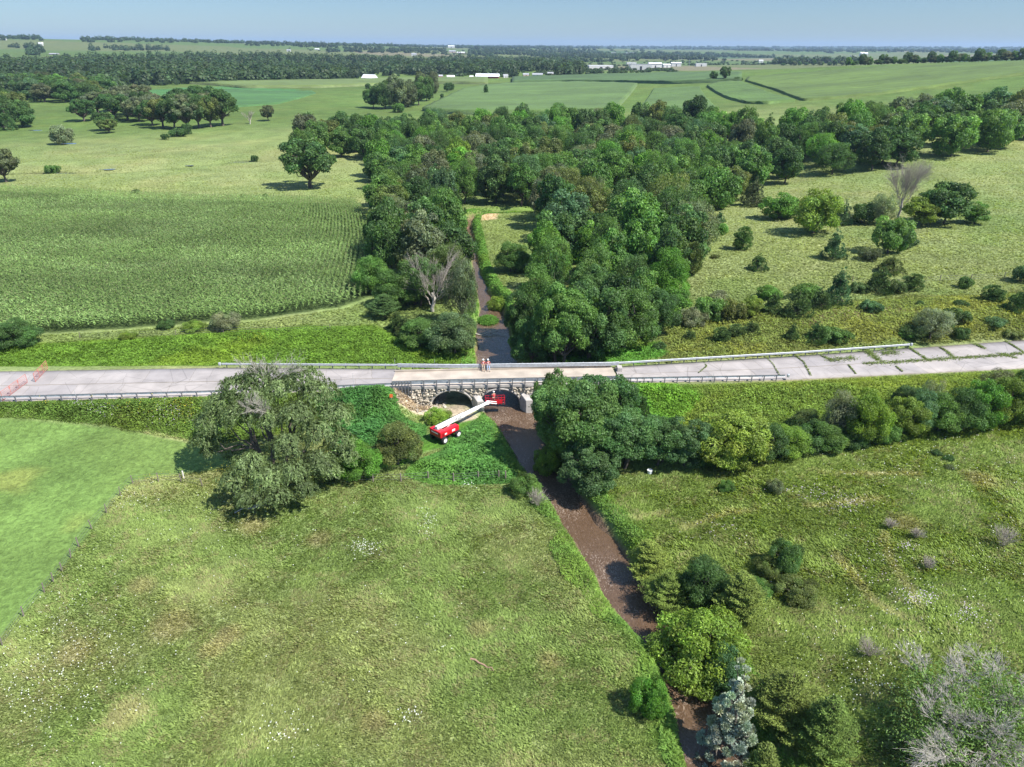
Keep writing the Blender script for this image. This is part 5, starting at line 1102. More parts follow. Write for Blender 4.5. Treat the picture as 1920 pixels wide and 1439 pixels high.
    boxes('helmet', [], M_HELM, e, 0, helm)
    return e
x1, _ = P(906., 697., 0.); x2, _ = P(915., 697., 0.)
person('worker in red vest and tan trousers half sitting on the far railing, left of two', (x1, float(road_far(x1))-.33, .03), 0, 'lean', M_TAN, 'workers leaning on the far railing')
person('worker in red vest and blue jeans half sitting on the far railing, right of two', (x2, float(road_far(x2))-.33, .03), .12, 'lean', M_JEAN, 'workers leaning on the far railing')
person('worker in red vest and white helmet standing in the lift platform under the arch', (wx-.15, wy+.05, wz+.02), math.pi+.3, 'stand', M_TAN)

# ------------------------------------------------------------------ fences
def fence(name, label, pts, hs=1.15, wires=(.35, .7, 1.05), pr=.075, tilt=.06, wood=True):
    W = [hit(a, b) for a, b in pts]; e = empty(name, W[0]); tag(e, label, 'fence'); o0 = np.array(W[0])
    tops = []
    for q in W:
        v = np.array(q)-o0; dx, dy = random.uniform(-tilt, tilt), random.uniform(-tilt, tilt); h_ = hs*random.uniform(.9, 1.12)
        cyls('post', [((v[0], v[1], v[2]-.3), (v[0]+dx, v[1]+dy, v[2]+h_), pr, pr*.85, 8)], M_WOOD if wood else M_GALV, e); tops.append((v, dx, dy, h_))
    for k in wires:
        paths = []
        for a, b in zip(tops[:-1], tops[1:]):
            q0 = a[0]+np.array((a[1], a[2], a[3]))*min(k/hs, .97); q1 = b[0]+np.array((b[1], b[2], b[3]))*min(k/hs, .97); paths.append((bend(q0, q1, np.random.default_rng(1), 4, .0), np.full(4, .012)))
        o = tube_mesh('wire', paths, 4); link('wire', o, e, [M_WIRE])
    return e
fence('field_fence', 'wooden post fence from the willow to the creek along the near pasture', [(652,905),(700,904),(752,903),(803,900),(850,903),(897,900),(935,899),(948,901)], 1.2, pr=.09)
fence('field_fence', 'old leaning fence between the mown field and the near pasture', [(380,912),(340,905),(298,905),(250,908),(226,930),(200,962),(173,992),(148,1025),(132,1046),(117,1072),(100,1092),(83,1112),(45,1158),(5,1212)], 1.1, pr=.06, tilt=.14)
fence('pasture_fence', 'thin post fence along the top of the right hand bank', [(1597,531),(1650,536),(1700,534),(1762,528),(1820,527),(1882,522),(1945,518)], 1.3, pr=.07)
fence('road_fence', 'thin wire fence below the corn left of the bridge', [(150,634),(250,633),(330,630),(420,627),(520,625),(620,622)], 1.1, pr=.05)
x, y, z = hit(342, 902); o = cyls('corner_post', [((0, 0, -.2), (0, 0, 1.0), .09, .08, 10)], plain('pale painted post', (.55, .53, .48), .8), None); o.location = (x, y+.4, z); tag(o, 'pale thick post standing by the fence corner left of the willow', 'post')
x, y, z = hit(1218, 888); o = cyls('bucket', [((0, 0, 0), (0, 0, .45), .26, .30, 18), ((0, 0, .45), (0, 0, .5), .32, .32, 18)], M_WHITE, None); o.location = (x, y, z); tag(o, 'white bucket in the grass at the foot of the thicket', 'bucket')
x, y, z = hit(734, 753); MS = empty('warning_marker', (x, y, z)); tag(MS, 'small orange marker on a white stick at the edge of the bare bank', 'marker')
cyls('stick', [((0, 0, -.2), (0, 0, .55), .03, .03, 8)], M_WHITE, MS); boxes('plate', [(0, 0, .8, .42, .05, .5, .2)], plain('orange plastic', (.62, .12, .03), .6), MS, .02)
def deadwood(name, label, cat, px, py, L_, r_, ang_, depth=2, seed=1, up_=.15, lift=.12):
    x, y, z = hit(px, py); t = twigs(seed, (0, 0, lift), (math.cos(ang_)*L_, math.sin(ang_)*L_, lift+L_*up_), r_, depth, .5, 3); o = link(name, tube_mesh(name, t), None, [M_DEAD]); o.location = (x, y, z); tag(o, label, cat); return o
deadwood('fallen_log', 'short pale fallen log with forked end in the near pasture', 'log', 882, 1238, 1.3, .10, -.5, 1, 5, .02).data.materials[0] = plain('rotten reddish wood', (.30, .19, .13), .9)
deadwood('fallen_branch', 'grey fallen branch in the shadow below the willow', 'branch', 440, 965, 2.2, .07, .3, 3, 6, .1)
deadwood('drift_log', 'dark log lying in the creek beyond the bridge', 'log', 892, 629, 3.2, .11, -.1, 1, 8, .0, .25)
for o in (bpy.data.objects['drift_log'],): o.location.z = WZ-.1

# ------------------------------------------------------------------ single trees built on their own
def special(name, label, cat, px, py, parts, paths, leafm, barkm, colr, rz=0., extra=None, z_off=0.):
    x, y, z = hit(px, py); e = empty(name, (x, y, z+z_off), rz); tag(e, label, cat)
    o = link('crown', leafmesh('crown', parts), e, [leafm]); o.color = (*colr, 1); link('trunk', tube_mesh('trunk', paths), e, [barkm])
    if extra: link('dead_branches', tube_mesh('dead_branches', extra, 4), e, [M_DEAD])
    return e
# weeping willow: drooping sprays hung on arching limbs
def willow():
    rng = np.random.default_rng(77); parts = []; ctr = []
    lobes = [(-6.4,.5,6.8,2.1),(-7.3,-.4,5.0,1.5),(-7.2,-.4,3.4,.9),(-5.2,1.2,8.7,2.0),(-3.4,2.0,10.3,2.1),(-1.2,2.6,11.4,2.0),(-2.9,-.6,8.3,1.9),(1.0,1.8,10.3,2.0),(3.2,3.0,11.0,2.1),(5.2,2.2,9.6,2.1),(3.4,-.8,8.5,2.1),(7.0,1.0,7.6,2.0),(.6,-.8,8.0,1.9),
             (5.6,-1.2,6.6,2.1),(7.8,-.8,5.2,1.8),(8.6,-1.4,3.6,1.3),(2.9,-3.4,6.2,1.9),(-.6,-5.6,5.0,1.9),(1.5,-6.6,4.2,1.9),(-2.0,-7.0,4.0,1.4),(3.8,-5.6,4.3,1.8),(6.0,-3.8,4.4,1.8),(2.8,-8.2,3.0,1.4),(.2,-8.6,3.0,1.4),(5.2,-6.6,2.8,1.3),(-1.0,.6,9.6,1.8),(6.8,-2.6,2.6,1.4)]
    for (cx, cy, cz, r_) in lobes:
        ctr.append((cx, cy, cz)); n_ = int(4300*(r_/2.6)**2); hue = 1+.1*rng.normal()
        # hanging sprays: each spray is a chain of leaves falling from the lobe surface
        ns = int(n_/9); d = rnd(ns, rng); d[:, 2] = np.abs(d[:, 2])*.9-.15; lump = 1+.22*np.sin(d[:, 0]*6+cx)*np.sin(d[:, 1]*5+cy*2)
        s0 = np.array((cx, cy, cz))+d*r_*(rng.uniform(.8, 1.02, ns)*lump)[:, None]*np.array((1, 1, .8))
        L_ = rng.uniform(.3, 1.0, ns)*r_/2.3; k = 9; t = np.linspace(0, 1, k)[None, :]
        dirs = unit(d*np.array((1, 1, .1))+rng.normal(size=d.shape)*.2+np.array((-.35, 0, 0)))
        pos = s0[:, None]+dirs[:, None]*(t*L_[:, None]*.55)[..., None]; pos[..., 2] -= (t**1.6)*L_[:, None]*.95
        pos = pos.reshape(-1, 3)+rng.normal(size=(ns*k, 3))*.07; Tn = unit(np.repeat(dirs, k, 0)*.5+rng.normal(size=(ns*k, 3))*.5+np.array((0, 0, -.6)))
        c = np.clip(hue*(1+.2*rng.normal(size=ns)).repeat(k)*(1+.18*rng.normal(size=ns*k)), .4, 2)[:, None]*np.ones(3); sil = rng.uniform(size=len(c)) < .12; c[sil] *= 1.5
        ln = rng.uniform(.2, .42, len(pos)); nn = unit(np.repeat(d, k, 0)+.6*rnd(len(pos), rng)); ok = pos[:, 2] > .1
        parts.append((pos[ok], nn[ok], Tn[ok], ln[ok], ln[ok]*.32, c[ok]))
        ni = 90; q = np.array((cx, cy, cz))+rnd(ni, rng)*r_*.5; parts.append((q, rnd(ni, rng), rnd(ni, rng), np.full(ni, .5), np.full(ni, .4), np.full((ni, 3), .8)))
    paths = []
    stems = [((-1.4, .4), (-3.0, 1.2, 7.5)), ((-.4, .2), (-.8, .8, 8.6)), ((.7, -.1), (2.6, .8, 8.4)), ((1.5, -.4), (5.2, .4, 6.6)), ((.9, -1.0), (2.2, -3.8, 4.4))]
    st = []
    for (a, b) in stems: q = bend((a[0], a[1], -.3), b, rng, 8, .03); st.append(q); paths.append((q, np.linspace(.34, .09, 8)))
    for c in ctr:
        q = min(st, key=lambda s: np.linalg.norm(s[4]-np.array(c))); paths.append((bend(q[3], c, rng, 6, .07, .15), np.linspace(.12, .03, 6)))
    ex = []
    for i in range(9): ex += twigs(200+i, (-.9+.15*i, 1.8, 11.0), (-1.9+.5*i, 1.8+rng.uniform(-.6, .6), 12.2), .03, 3, .6, 4)
    for i in range(6): ex += twigs(230+i, (-1.2+.3*i, .2, 7.6), (-1.6+.4*i, -.9, 8.8), .04, 3, .5, 4)
    return parts, paths, ex
pw, tw, ew = willow()
special('willow_tree', 'large grey green weeping willow with several stems standing over its own dark shadow', 'tree', 521, 893, pw, tw, M_LEAF, M_BARK, (.155, .215, .085), 0, ew)
# silver spruce-like tree in the bottom foreground
def at_world(name, label, cat, x, y, z, parts, paths, leafm, colr, extra=None, rz=0.):
    e = empty(name, (x, y, z), rz); tag(e, label, cat); o = link('crown', leafmesh('crown', parts), e, [leafm]); o.color = (*colr, 1); link('trunk', tube_mesh('trunk', paths), e, [M_BARK])
    if extra: link('dead_branches', tube_mesh('dead_branches', extra, 5), e, [M_DEAD])
    return e
def foot(px, py_top, Hh, yw): 
    """world x for a tree at distance yw whose column is px at mid height"""
    x, _ = P(float(px), 1300., 0.); d = ray(float(px), float(py_top)); t = yw/d[1]; return float(d[0]*t), float(CAMZ+d[2]*t)
# base positions chosen so that tops project to the photo's tops
xt, zt = foot(1402, 1232, 0, 34.6); sp, sc_ = crown(309, 2.15, .2, zt-H1(xt, 34.6), K=64, rb=.2, n=26000, leaf=.2, asp=.34, shape='cone', hue=.14, inner=.2); st_ = limbs(301, .16, .3, sc_)
at_world('silver_tree', 'pale silvery blue pointed tree at the bottom beside the creek', 'tree', xt-.2, 34.6, H1(xt, 34.6), sp, st_, M_NEEDLE, (.38, .44, .34))
for (px_, py_, yw, Rr_, hh, c_, lb, sd_) in [(1490, 1262, 35.8, 3.1, 4.8, (.13, .17, .035), 'yellow green feathery cedar right of the silvery tree', 302), (1568, 1310, 33.4, 2.4, 3.4, (.11, .17, .035), 'shorter yellow green cedar at the bottom edge, right of the feathery one', 303), (1440, 1400, 31.5, 1.7, 3.4, (.12, .16, .035), 'yellow green cedar cut by the bottom edge under the silvery tree', 304)]:
    x_, z_ = foot(px_, py_, 0, yw); g_ = H1(x_, yw); q, w_ = spire(sd_, Rr_, max(z_-g_, 2.5), 17000, .2, .3, 30, .5)
    at_world('cedar_tree', lb, 'tree', x_, yw, g_, q, w_, M_NEEDLE, c_)
# half dead spreading tree, bottom right
def halfdead():
    rng = np.random.default_rng(55); paths = []; ex = []; cs = []
    tips = [(-2.9, .8, 3.6), (-1.8, 2.6, 4.5), (.4, 3.4, 4.9), (2.4, 2.8, 4.9), (4.0, .9, 4.4), (3.4, -1.4, 3.6), (-3.2, -1.0, 2.7), (-1.6, -2.2, 2.7), (4.9, 2.2, 4.3), (1.0, -2.0, 3.0), (-.6, 1.2, 4.6), (1.5, .8, 4.9), (-1.2, 4.2, 4.2), (3.2, 4.2, 4.5), (-2.2, -.2, 3.9), (.6, -.6, 4.2)]
    tr = bend((0, 0, -.3), (.3, .3, 2.2), rng, 5, .05); paths.append((tr, np.linspace(.26, .2, 5)))
    for i, t in enumerate(tips):
        q = bend(tr[-1-(i % 2)], t, rng, 7, .08); paths.append((q, np.linspace(.15, .045, 7)))
        for j in range(3): k = rng.integers(3, 7); ex += twigs(500+i*7+j, q[k], q[k]+unit(rnd(1, rng)[0]+unit(np.array(t))*.9)*1.2, .017, 4, .6, 3)
        cs.append(t)
    ex += twigs(640, (-.9, -.6, 3.0), (-2.9, -1.3, 3.9), .06, 4, .55, 4); ex += twigs(641, (-.3, -1., 2.6), (-1.6, -2.6, 3.0), .06, 4, .55, 4)
    parts = []
    for i, t in enumerate(cs+[(0, 1.2, 4.4), (2.2, .6, 4.8), (-.8, 1.0, 4.6), (3.3, 1.6, 5.6), (0, -1.4, 1.8), (-.8, -1.2, 1.3), (1.2, -1.0, 2.0)]):
        m_ = 1000 if i < 10 else 1300; p_ = np.array(t)+rng.normal(size=(m_, 3))*np.array((.95, .95, .5)); ln = rng.uniform(.1, .22, m_)
        c = np.clip(1+.28*rng.normal(size=m_), .4, 2)[:, None]*np.ones(3); parts.append((p_, unit(rnd(m_, rng)+np.array((0, 0, .6))), rnd(m_, rng), ln, ln*.6, c))
    return parts, paths, ex
hp, ht_, hx = halfdead(); yw = 34.0; x_, z_ = foot(1765, 1440, 0, yw)
at_world('half_dead_tree', 'half dead spreading tree with bleached twigs and a few green leaves, bottom right', 'tree', x_, 32.0, H1(x_, 32.0)-.3, hp, ht_, M_LEAF, (.16, .27, .07), hx).scale = (1.04, 1.0, .86)
# bare dead trees
def bare(name, label, px, py, hpx, wpx, seed, n_=6, depth=5, colr=None, rr=.16):
    x, y, z = hit(px, py); dp = float(np.dot((x, y, z-CAMZ), FW)); Ht = hpx*dp/F/.93; R = wpx*dp/F/2; rng = np.random.default_rng(seed)
    e = empty(name, (x, y, z)); tag(e, label, 'tree'); tr = bend((0, 0, -.3), (0, 0, Ht*.35), rng, 5, .05); link('trunk', tube_mesh('trunk', [(tr, np.linspace(rr*1.2, rr, 5))]), e, [M_DEAD]); out = []
    for i in range(n_):
        a = 6.283*i/n_+rng.uniform(-.4, .4); f_ = rng.uniform(.35, .75); s = tr[-1-(i % 3)]; out += twigs(seed*10+i, s, s+np.array((math.cos(a)*R*f_, math.sin(a)*R*f_, Ht*rng.uniform(.3, .5))), rr*.55, depth, .42, 4)
    V, Fq = tubes(out, 4); zs = V[:, 2]; k_ = Ht/np.percentile(zs, 99.5); V[:, 2] *= k_; hr = np.percentile(np.hypot(V[:, 0], V[:, 1]), 97); V[:, :2] *= np.clip(R/hr, .5, 1.6)
    link('branches', mesh_np('branches', V, Fq, 4, None, True), e, [colr or M_DEAD]); return e
bare('dead_tree', 'bleached dead tree with forked white limbs on the left bank of the creek', 812, 585, 98, 128, 61, 9, 4, M_GREYW, .3)
bare('dead_tree', 'tall grey leafless tree in the right hand pasture hedge', 1684, 408, 96, 64, 62, 9, 5, M_GREYW, .26)
bare('dead_tree', 'small leafless tree alone right of the oak grove', 469, 233, 22, 24, 63, 5, 3, M_GREYW, .3)
for i, (px_, py_, w_, h_, lb) in enumerate([(1880,1026,50,28,'largest grey dead bush in the right field'),(1668,992,24,20,'round grey dead bush in the middle of the right field'),(1716,1010,26,18,'smaller grey dead bush right of the round one'),(1735,1068,28,20,'grey dead bush in a green patch of the right field'),(1628,1232,44,36,'thin grey dead bush above the half dead tree'),(1008,950,40,30,'brownish dead bush on the creek bank below the fence end')]):
    x, y, z = hit(px_, py_); dp = float(np.dot((x, y, z-CAMZ), FW)); R = w_*dp/F/2; rg = np.random.default_rng(90+i); out = []
    for k in range(26):
        a = rg.uniform(0, 6.283); q = rg.uniform(.2, 1); out += twigs(900+i*40+k, (0, 0, 0), (math.cos(a)*R*.55*q, math.sin(a)*R*.55*q, R*.75), .012, 2, .6, 3)
    o = link('dead_bush', tube_mesh('dead_bush', out, 3), None, [M_GREYW]); o.location = (x, y, z); tag(o, lb, 'bush', 'grey dead bushes')

# ------------------------------------------------------------------ crops, grass and weeds
def visible(x, y, z, mx=60, my=60):
    px, py = Q(x, y, z); return (px > -mx) & (px < 1920+mx) & (py < 1439+my) & (py > 0)
# standing corn in curving rows
def corn():
    rng = np.random.default_rng(12); W = Z['corn']; lo, hi = W.min(0), W.max(0)
    vs = np.arange(lo[1], hi[1], .36); xr = np.interp(vs, [100, 128, 150, 175, 195, 216, 235], [-25, -25.5, -29, -33.5, -39, -47.5, -58.]); X = []; Y = []; Rk = []
    for k in range(230):
        bow = math.exp(-k/26.)
        sm = np.interp(vs, [100, 235], [-27-.0*k, -40.]); xx = (xr*bow+sm*(1-bow)) - k*.92; X.append(xx+rng.normal(size=len(vs))*.05); Y.append(vs+rng.uniform(-.15, .15, len(vs))); Rk.append(np.full(len(vs), k))
    X = np.concatenate(X); Y = np.concatenate(Y)
    ok = visible(X, Y, np.full(len(X), -1.), 240); X, Y = X[ok], Y[ok]
    ok = (sdpoly(X, Y, W) < -.2) & (creek_d(X, Y) > 6); X, Y = X[ok], Y[ok]; Zg = H(X, Y)
    hh = 2.05+.5*fbm(X, Y, 9, 51, 3)+.25*rng.normal(size=len(X))*.5; tone = .55+.95*fbm(X*.45, Y*1.5, 11, 53, 4); print('corn', len(X))
    parts = []
    for j in range(5):
        a = rng.uniform(0, 6.283, len(X)); z = Zg+hh*(.38+.14*j); out = np.stack([np.cos(a)-.55, np.sin(a), np.zeros(len(a))+.25], 1); L_ = rng.uniform(.55, .95, len(a))
        C = np.stack([X, Y, z], 1)+unit(out)*(L_*.34)[:, None]; N = unit(np.stack([-out[:, 0]*.25, -out[:, 1]*.25, np.ones(len(a))], 1)+.35*rnd(len(a), rng))
        c = np.array((.165, .255, .08))[None]*(tone*(1+.22*rng.normal(size=len(a))))[:, None]; sl_ = (fbm(X*.5, Y*1.3, 14, 57, 3) > .55) & (rng.uniform(size=len(X)) < .4); c[sl_] = c[sl_]*1.35+np.array((.03, .03, .03))
        parts.append((C, N, out, L_, L_*.2+.03, np.clip(c, .01, .6)))
    m_ = rng.uniform(size=len(X)) < .8; n_ = m_.sum(); parts.append((np.stack([X, Y, Zg+hh+.08], 1)[m_], rnd(n_, rng)*np.array((1, 1, .2)), np.tile((-.25, 0, 1.), (n_, 1)), np.full(n_, .38), np.full(n_, .13), np.clip(np.array((.24, .26, .13))*(1+.15*rng.normal(size=(n_, 1))), .05, .6)))
    o = link('corn', leafmesh('corn', parts), None, [M_GRASS]); tag(o, 'tall green corn standing in curved rows left of the creek', 'corn', None, 'stuff')
corn()
# pasture grass tufts in the near fields
def tufts():
    rng = np.random.default_rng(21); n_ = 600000
    y = 22+ (92-22)*rng.uniform(size=n_)**.9; x = rng.uniform(-1, 1, n_)*(y*1.02+18); px, py = Q(x, y, np.full(n_, -2.2))
    d = np.hypot(x, y); ok = (px > -420) & (px < 2340) & (py < 1560) & (y < road_near(x)-1.2) & (rng.uniform(size=n_) < np.clip(58/d, 0, 1)**1.1); x, y = x[ok], y[ok]
    for k in ('mown', 'liftlawn', 'dirt', 'apron', 'reeds', 'creekweed'): q = sdpoly(x, y, Z[k]) > .1; x, y = x[q], y[q]
    q = creek_d(x, y) > .7; x, y = x[q], y[q]; z = H(x, y); print('tufts', len(x))
    right = inpoly(x, y, Z['rightfield']); cl_ = fbm(x, y, 1.1, 3, 3); c0 = cover(x, y); hgt = (.14+.2*np.clip(cl_*1.6-.4, 0, 1))*np.where(right, 1.35, 1.)
    straw = (fbm(x, y, 1.3, 33, 3) > .56) & (rng.uniform(size=len(x)) < .5); parts = []
    lean = fbm(x, y, 9, 71, 3)*6.28*1.5
    for j in range(3):
        a = lean+rng.normal(size=len(x))*.9; T = unit(np.stack([np.cos(a)*.85, np.sin(a)*.85, np.full(len(a), .55)], 1)+.3*rnd(len(a), rng)); L_ = hgt*rng.uniform(.7, 1.5, len(x))+.08
        C = np.stack([x+rng.normal(size=len(x))*.1, y+rng.normal(size=len(x))*.1, z], 1)+T*(L_*.42)[:, None]
        N = unit(np.cross(T, np.stack([-np.sin(a), np.cos(a), np.zeros(len(a))], 1))*-1+.3*rnd(len(a), rng)); N[N[:, 2] < 0] *= -1
        c = c0*np.array((1.22, 1.25, 1.05))*np.clip((.85+.5*cl_)*(1+.2*rng.normal(size=len(x))), .3, 1.9)[:, None]; c[straw] = c[straw]*.4+np.array((.24, .22, .11))*.75
        parts.append((C, N, T, L_, L_*.22+.025, np.clip(c, .01, .7)))
    o = link('pasture_grass', leafmesh('pasture_grass', parts), None, [M_GRASS]); tag(o, 'rough tufted grass of the two near pastures', 'grass', None, 'stuff')
tufts()
def weeds(name, label, regs, dens, h_, colr, seed, leaf=.34, asp=.4, lump=1., extra=None, clip=None):
    """leafy ground cover of height h_ over the named regions"""
    rng = np.random.default_rng(seed); parts = []
    for rn in regs:
        W = Z[rn] if isinstance(rn, str) else rn; lo, hi = W.min(0), W.max(0); n_ = int((hi-lo).prod()*dens*2.2); n_ = min(n_, 900000)
        x = rng.uniform(lo[0], hi[0], n_); y = rng.uniform(lo[1], hi[1], n_); q = inpoly(x, y, W) & visible(x, y, np.full(n_, -1.), 420); x, y = x[q], y[q]
        sd_ = -sdpoly(x, y, W); q = (creek_d(x, y) > .4) & ((y < road_near(x)-.15) | (y > road_far(x)+.15)); 
        if clip: q &= clip(x, y)
        x, y, sd_ = x[q], y[q], sd_[q]
        if not len(x): continue
        z = H(x, y); hump = fbm(x, y, 2.2, seed, 3); top = h_*(.25+.95*hump*lump)*np.clip(sd_/2.4, .12, 1)*(1+.5*(fbm(x, y, 6, seed+21, 2)-.5)); f_ = rng.uniform(.35, 1.05, len(x))
        a = rng.uniform(0, 6.283, len(x)); T = unit(np.stack([np.cos(a), np.sin(a), rng.uniform(-.1, 1.1, len(x))], 1)); N = unit(np.array((0, 0, 1.))+.75*rnd(len(x), rng))
        tone = np.clip((.55+.9*fbm(x, y, 1.4, seed+3, 3))*(1+.2*rng.normal(size=len(x))), .35, 1.9)[:, None]; c = np.array(colr)*tone; big = fbm(x, y, 7, seed+9, 3); yl = np.clip((big-.5)*5, 0, 1)[:, None]; c = c*(1-.5*yl)+c*np.array((1.45, 1.12, .8))*.5*yl
        L_ = leaf*rng.uniform(.6, 1.4, len(x)); parts.append((np.stack([x, y, z+top*f_], 1), N, T, L_, L_*asp, np.clip(c, .01, .6)))
    K = sum(len(p_[0]) for p_ in parts); print(name, K)
    o = link(name, leafmesh(name, parts), None, [M_GRASS]); tag(o, label, 'plants', None, 'stuff'); return o
weeds('reeds', 'dense tall reed grass on the bank left of the arches', ['reeds'], 60, 1.5, (0.082, 0.218, 0.059), 31, .55, .2)
weeds('creek_weeds', 'lush bright weeds between the boom lift and the creek', ['creekweed'], 60, 1.1, (0.112, 0.264, 0.059), 32, .4, .35)
weeds('verge_weeds', 'flowering mixed weeds on the slope below the left guardrail', ['vergeW'], 45, .85, (0.125, 0.211, 0.040), 33, .3, .45)
weeds('bright_weeds', 'smooth bright green weeds on the slope right of the arches', ['lushE'], 50, .9, (0.132, 0.297, 0.040), 34, .32, .5)
weeds('slope_grass', 'long yellow green grass between the road and the hedge', ['slopeE'], 26, .55, (0.19, 0.285, 0.05), 35, .4, .28)
weeds('verge_grass', 'bright rank grass beyond the road on the left', ['vergeN'], 24, .75, (0.152, 0.271, 0.037), 36, .42, .3)
weeds('verge_plants', 'bright low plants beyond the road right of the creek', ['lushN'], 34, .7, (0.125, 0.297, 0.046), 37, .36, .4)
weeds('bank_grass', 'yellowish grass on the bank beyond the right part of the road', ['bankN'], 11, .6, (0.215, 0.275, 0.065), 38, .5, .3)
bank_box = np.array([(-22., 16.), (45., 16.), (45., 84.), (-22., 84.)])
weeds('creek_bank_grass', 'bright long grass hanging over both banks of the creek', [bank_box], 44, .36, (.16, .29, .06), 39, .34, .26, 1., None, lambda x, y: (creek_d(x, y) < 2.0+5.*(fbm(x, y, 4, 3, 2)-.4)) & (y < road_near(x)-2.0))
bank_n = np.array([(-22., 96.), (14., 96.), (14., 214.), (-22., 214.)])
weeds('far_bank_grass', 'green grass along the creek banks beyond the bridge', [bank_n], 16, .32, (0.125, 0.264, 0.046), 40, .5, .3, 1., None, lambda x, y: (creek_d(x, y) < 2.6) & (y > road_far(x)+1.5))
island = poly_w([(895,606),(905,592),(925,590),(942,600),(930,612),(908,616)])
def mound(name, label, px, py, rx, ry, hgt, m_, z_):
    x, y = P(float(px), float(py), z_); t = np.linspace(0, 2*math.pi, 24, endpoint=False); V = [(x, y, z_+hgt)]; F_ = []
    return x, y
ix, iy = P(915., 603., WZ); V = []; n1_, n2_ = 8, 22
for i in range(n1_):
    for j in range(n2_): r_ = (i+.0)/(n1_-1); a = 6.283*j/n2_; V.append((ix+math.cos(a)*r_*2.1*(1+.15*math.sin(3*a)), iy+math.sin(a)*r_*2.6, WZ-.25+.55*(1-r_*r_)))
o = link('grass_islet', mesh_np('grass_islet', V, [(i*n2_+j, (i+1)*n2_+j, (i+1)*n2_+(j+1) % n2_, i*n2_+(j+1) % n2_) for i in range(n1_-1) for j in range(n2_)], 4, np.full((len(V), 3), (.10, .19, .04)), True), None, [M_GROUND]); o['kind'] = 'structure'
weeds_is = np.array([(ix+math.cos(a)*1.9, iy+math.sin(a)*2.4) for a in np.linspace(0, 6.28, 14)[:-1]])
rg = np.random.default_rng(44); a = rg.uniform(0, 6.283, 1200); r_ = np.sqrt(rg.uniform(0, 1, 1200)); X_, Y_ = ix+np.cos(a)*r_*2.0, iy+np.sin(a)*r_*2.5
o = link('islet_grass', leafmesh('islet_grass', [(np.stack([X_, Y_, WZ-.1+.5*(1-r_*r_)+rg.uniform(0, .5, 1200)], 1), rnd(1200, rg)*.6+np.array((0, 0, 1)), rnd(1200, rg)+np.array((0, 0, .8)), np.full(1200, .5), np.full(1200, .13), np.array((.10, .22, .035))*rg.uniform(.7, 1.3, (1200, 1)))]), None, [M_GRASS]); tag(o, 'bright grass on the islet in the creek beyond the bridge', 'grass', None, 'stuff')
# mid-distance meadow tufts
def far_tufts():
    rng = np.random.default_rng(61); n_ = 520000; y = 96*np.exp(rng.uniform(0, 1.25, n_)); x = rng.uniform(-1, 1, n_)*(y*.95); z = H(x, y, False)
    ok = (y > road_far(x)+1) & (sdpoly(x, y, Z['corn']) > 1.) & (creek_d(x, y) > 1.5) & (rng.uniform(size=n_) < np.clip(1.5-y/260, .25, 1)); x, y = x[ok], y[ok]
    z = H(x, y); cl_ = fbm(x, y, 5, 13, 3); c = cover(x, y)*np.clip(.7+.75*cl_+.2*rng.normal(size=len(x)), .35, 1.7)[:, None]*np.array((1.2, 1.18, 1.05)); L_ = (.25+.5*cl_)*rng.uniform(.6, 1.4, len(x)); a = rng.uniform(0, 6.283, len(x))
    T = unit(np.stack([np.cos(a), np.sin(a), np.full(len(a), .5)], 1)); N = unit(np.array((0, 0, 1.))+.5*rnd(len(a), rng)); print('far tufts', len(x))
    o = link('meadow_grass', leafmesh('meadow_grass', [(np.stack([x, y, z+.1], 1), N, T, L_+.1, L_*.4+.05, np.clip(c, .01, .6))]), None, [M_GRASS]); tag(o, 'short uneven grass of the meadows beyond the road', 'grass', None, 'stuff')
far_tufts()
# dead stalks on the eroded bank
def stalks():
    rng = np.random.default_rng(71); W = poly_w([(738,732),(800,735),(818,745),(806,768),(770,770),(748,756)]); lo, hi = W.min(0), W.max(0); x = rng.uniform(lo[0], hi[0], 9000); y = rng.uniform(lo[1], hi[1], 9000); q = inpoly(x, y, W); x, y = x[q], y[q]; z = H(x, y); n_ = len(x)
    c = np.where((rng.uniform(size=n_) < .25)[:, None], np.array((.20, .14, .11)), np.array((.60, .50, .38)))*rng.uniform(.7, 1.25, (n_, 1)); T = rnd(n_, rng)+np.array((.2, -.4, .25))
    o = link('dead_stalks', leafmesh('dead_stalks', [(np.stack([x, y, z+rng.uniform(0, .35, n_)], 1), rnd(n_, rng)+np.array((0, -.3, .8)), T, rng.uniform(.3, .9, n_), rng.uniform(.04, .12, n_), c)]), None, [M_GRASS]); tag(o, 'pale dead stalks lying on the eroded bank left of the arches', 'debris', None, 'stuff')
stalks()
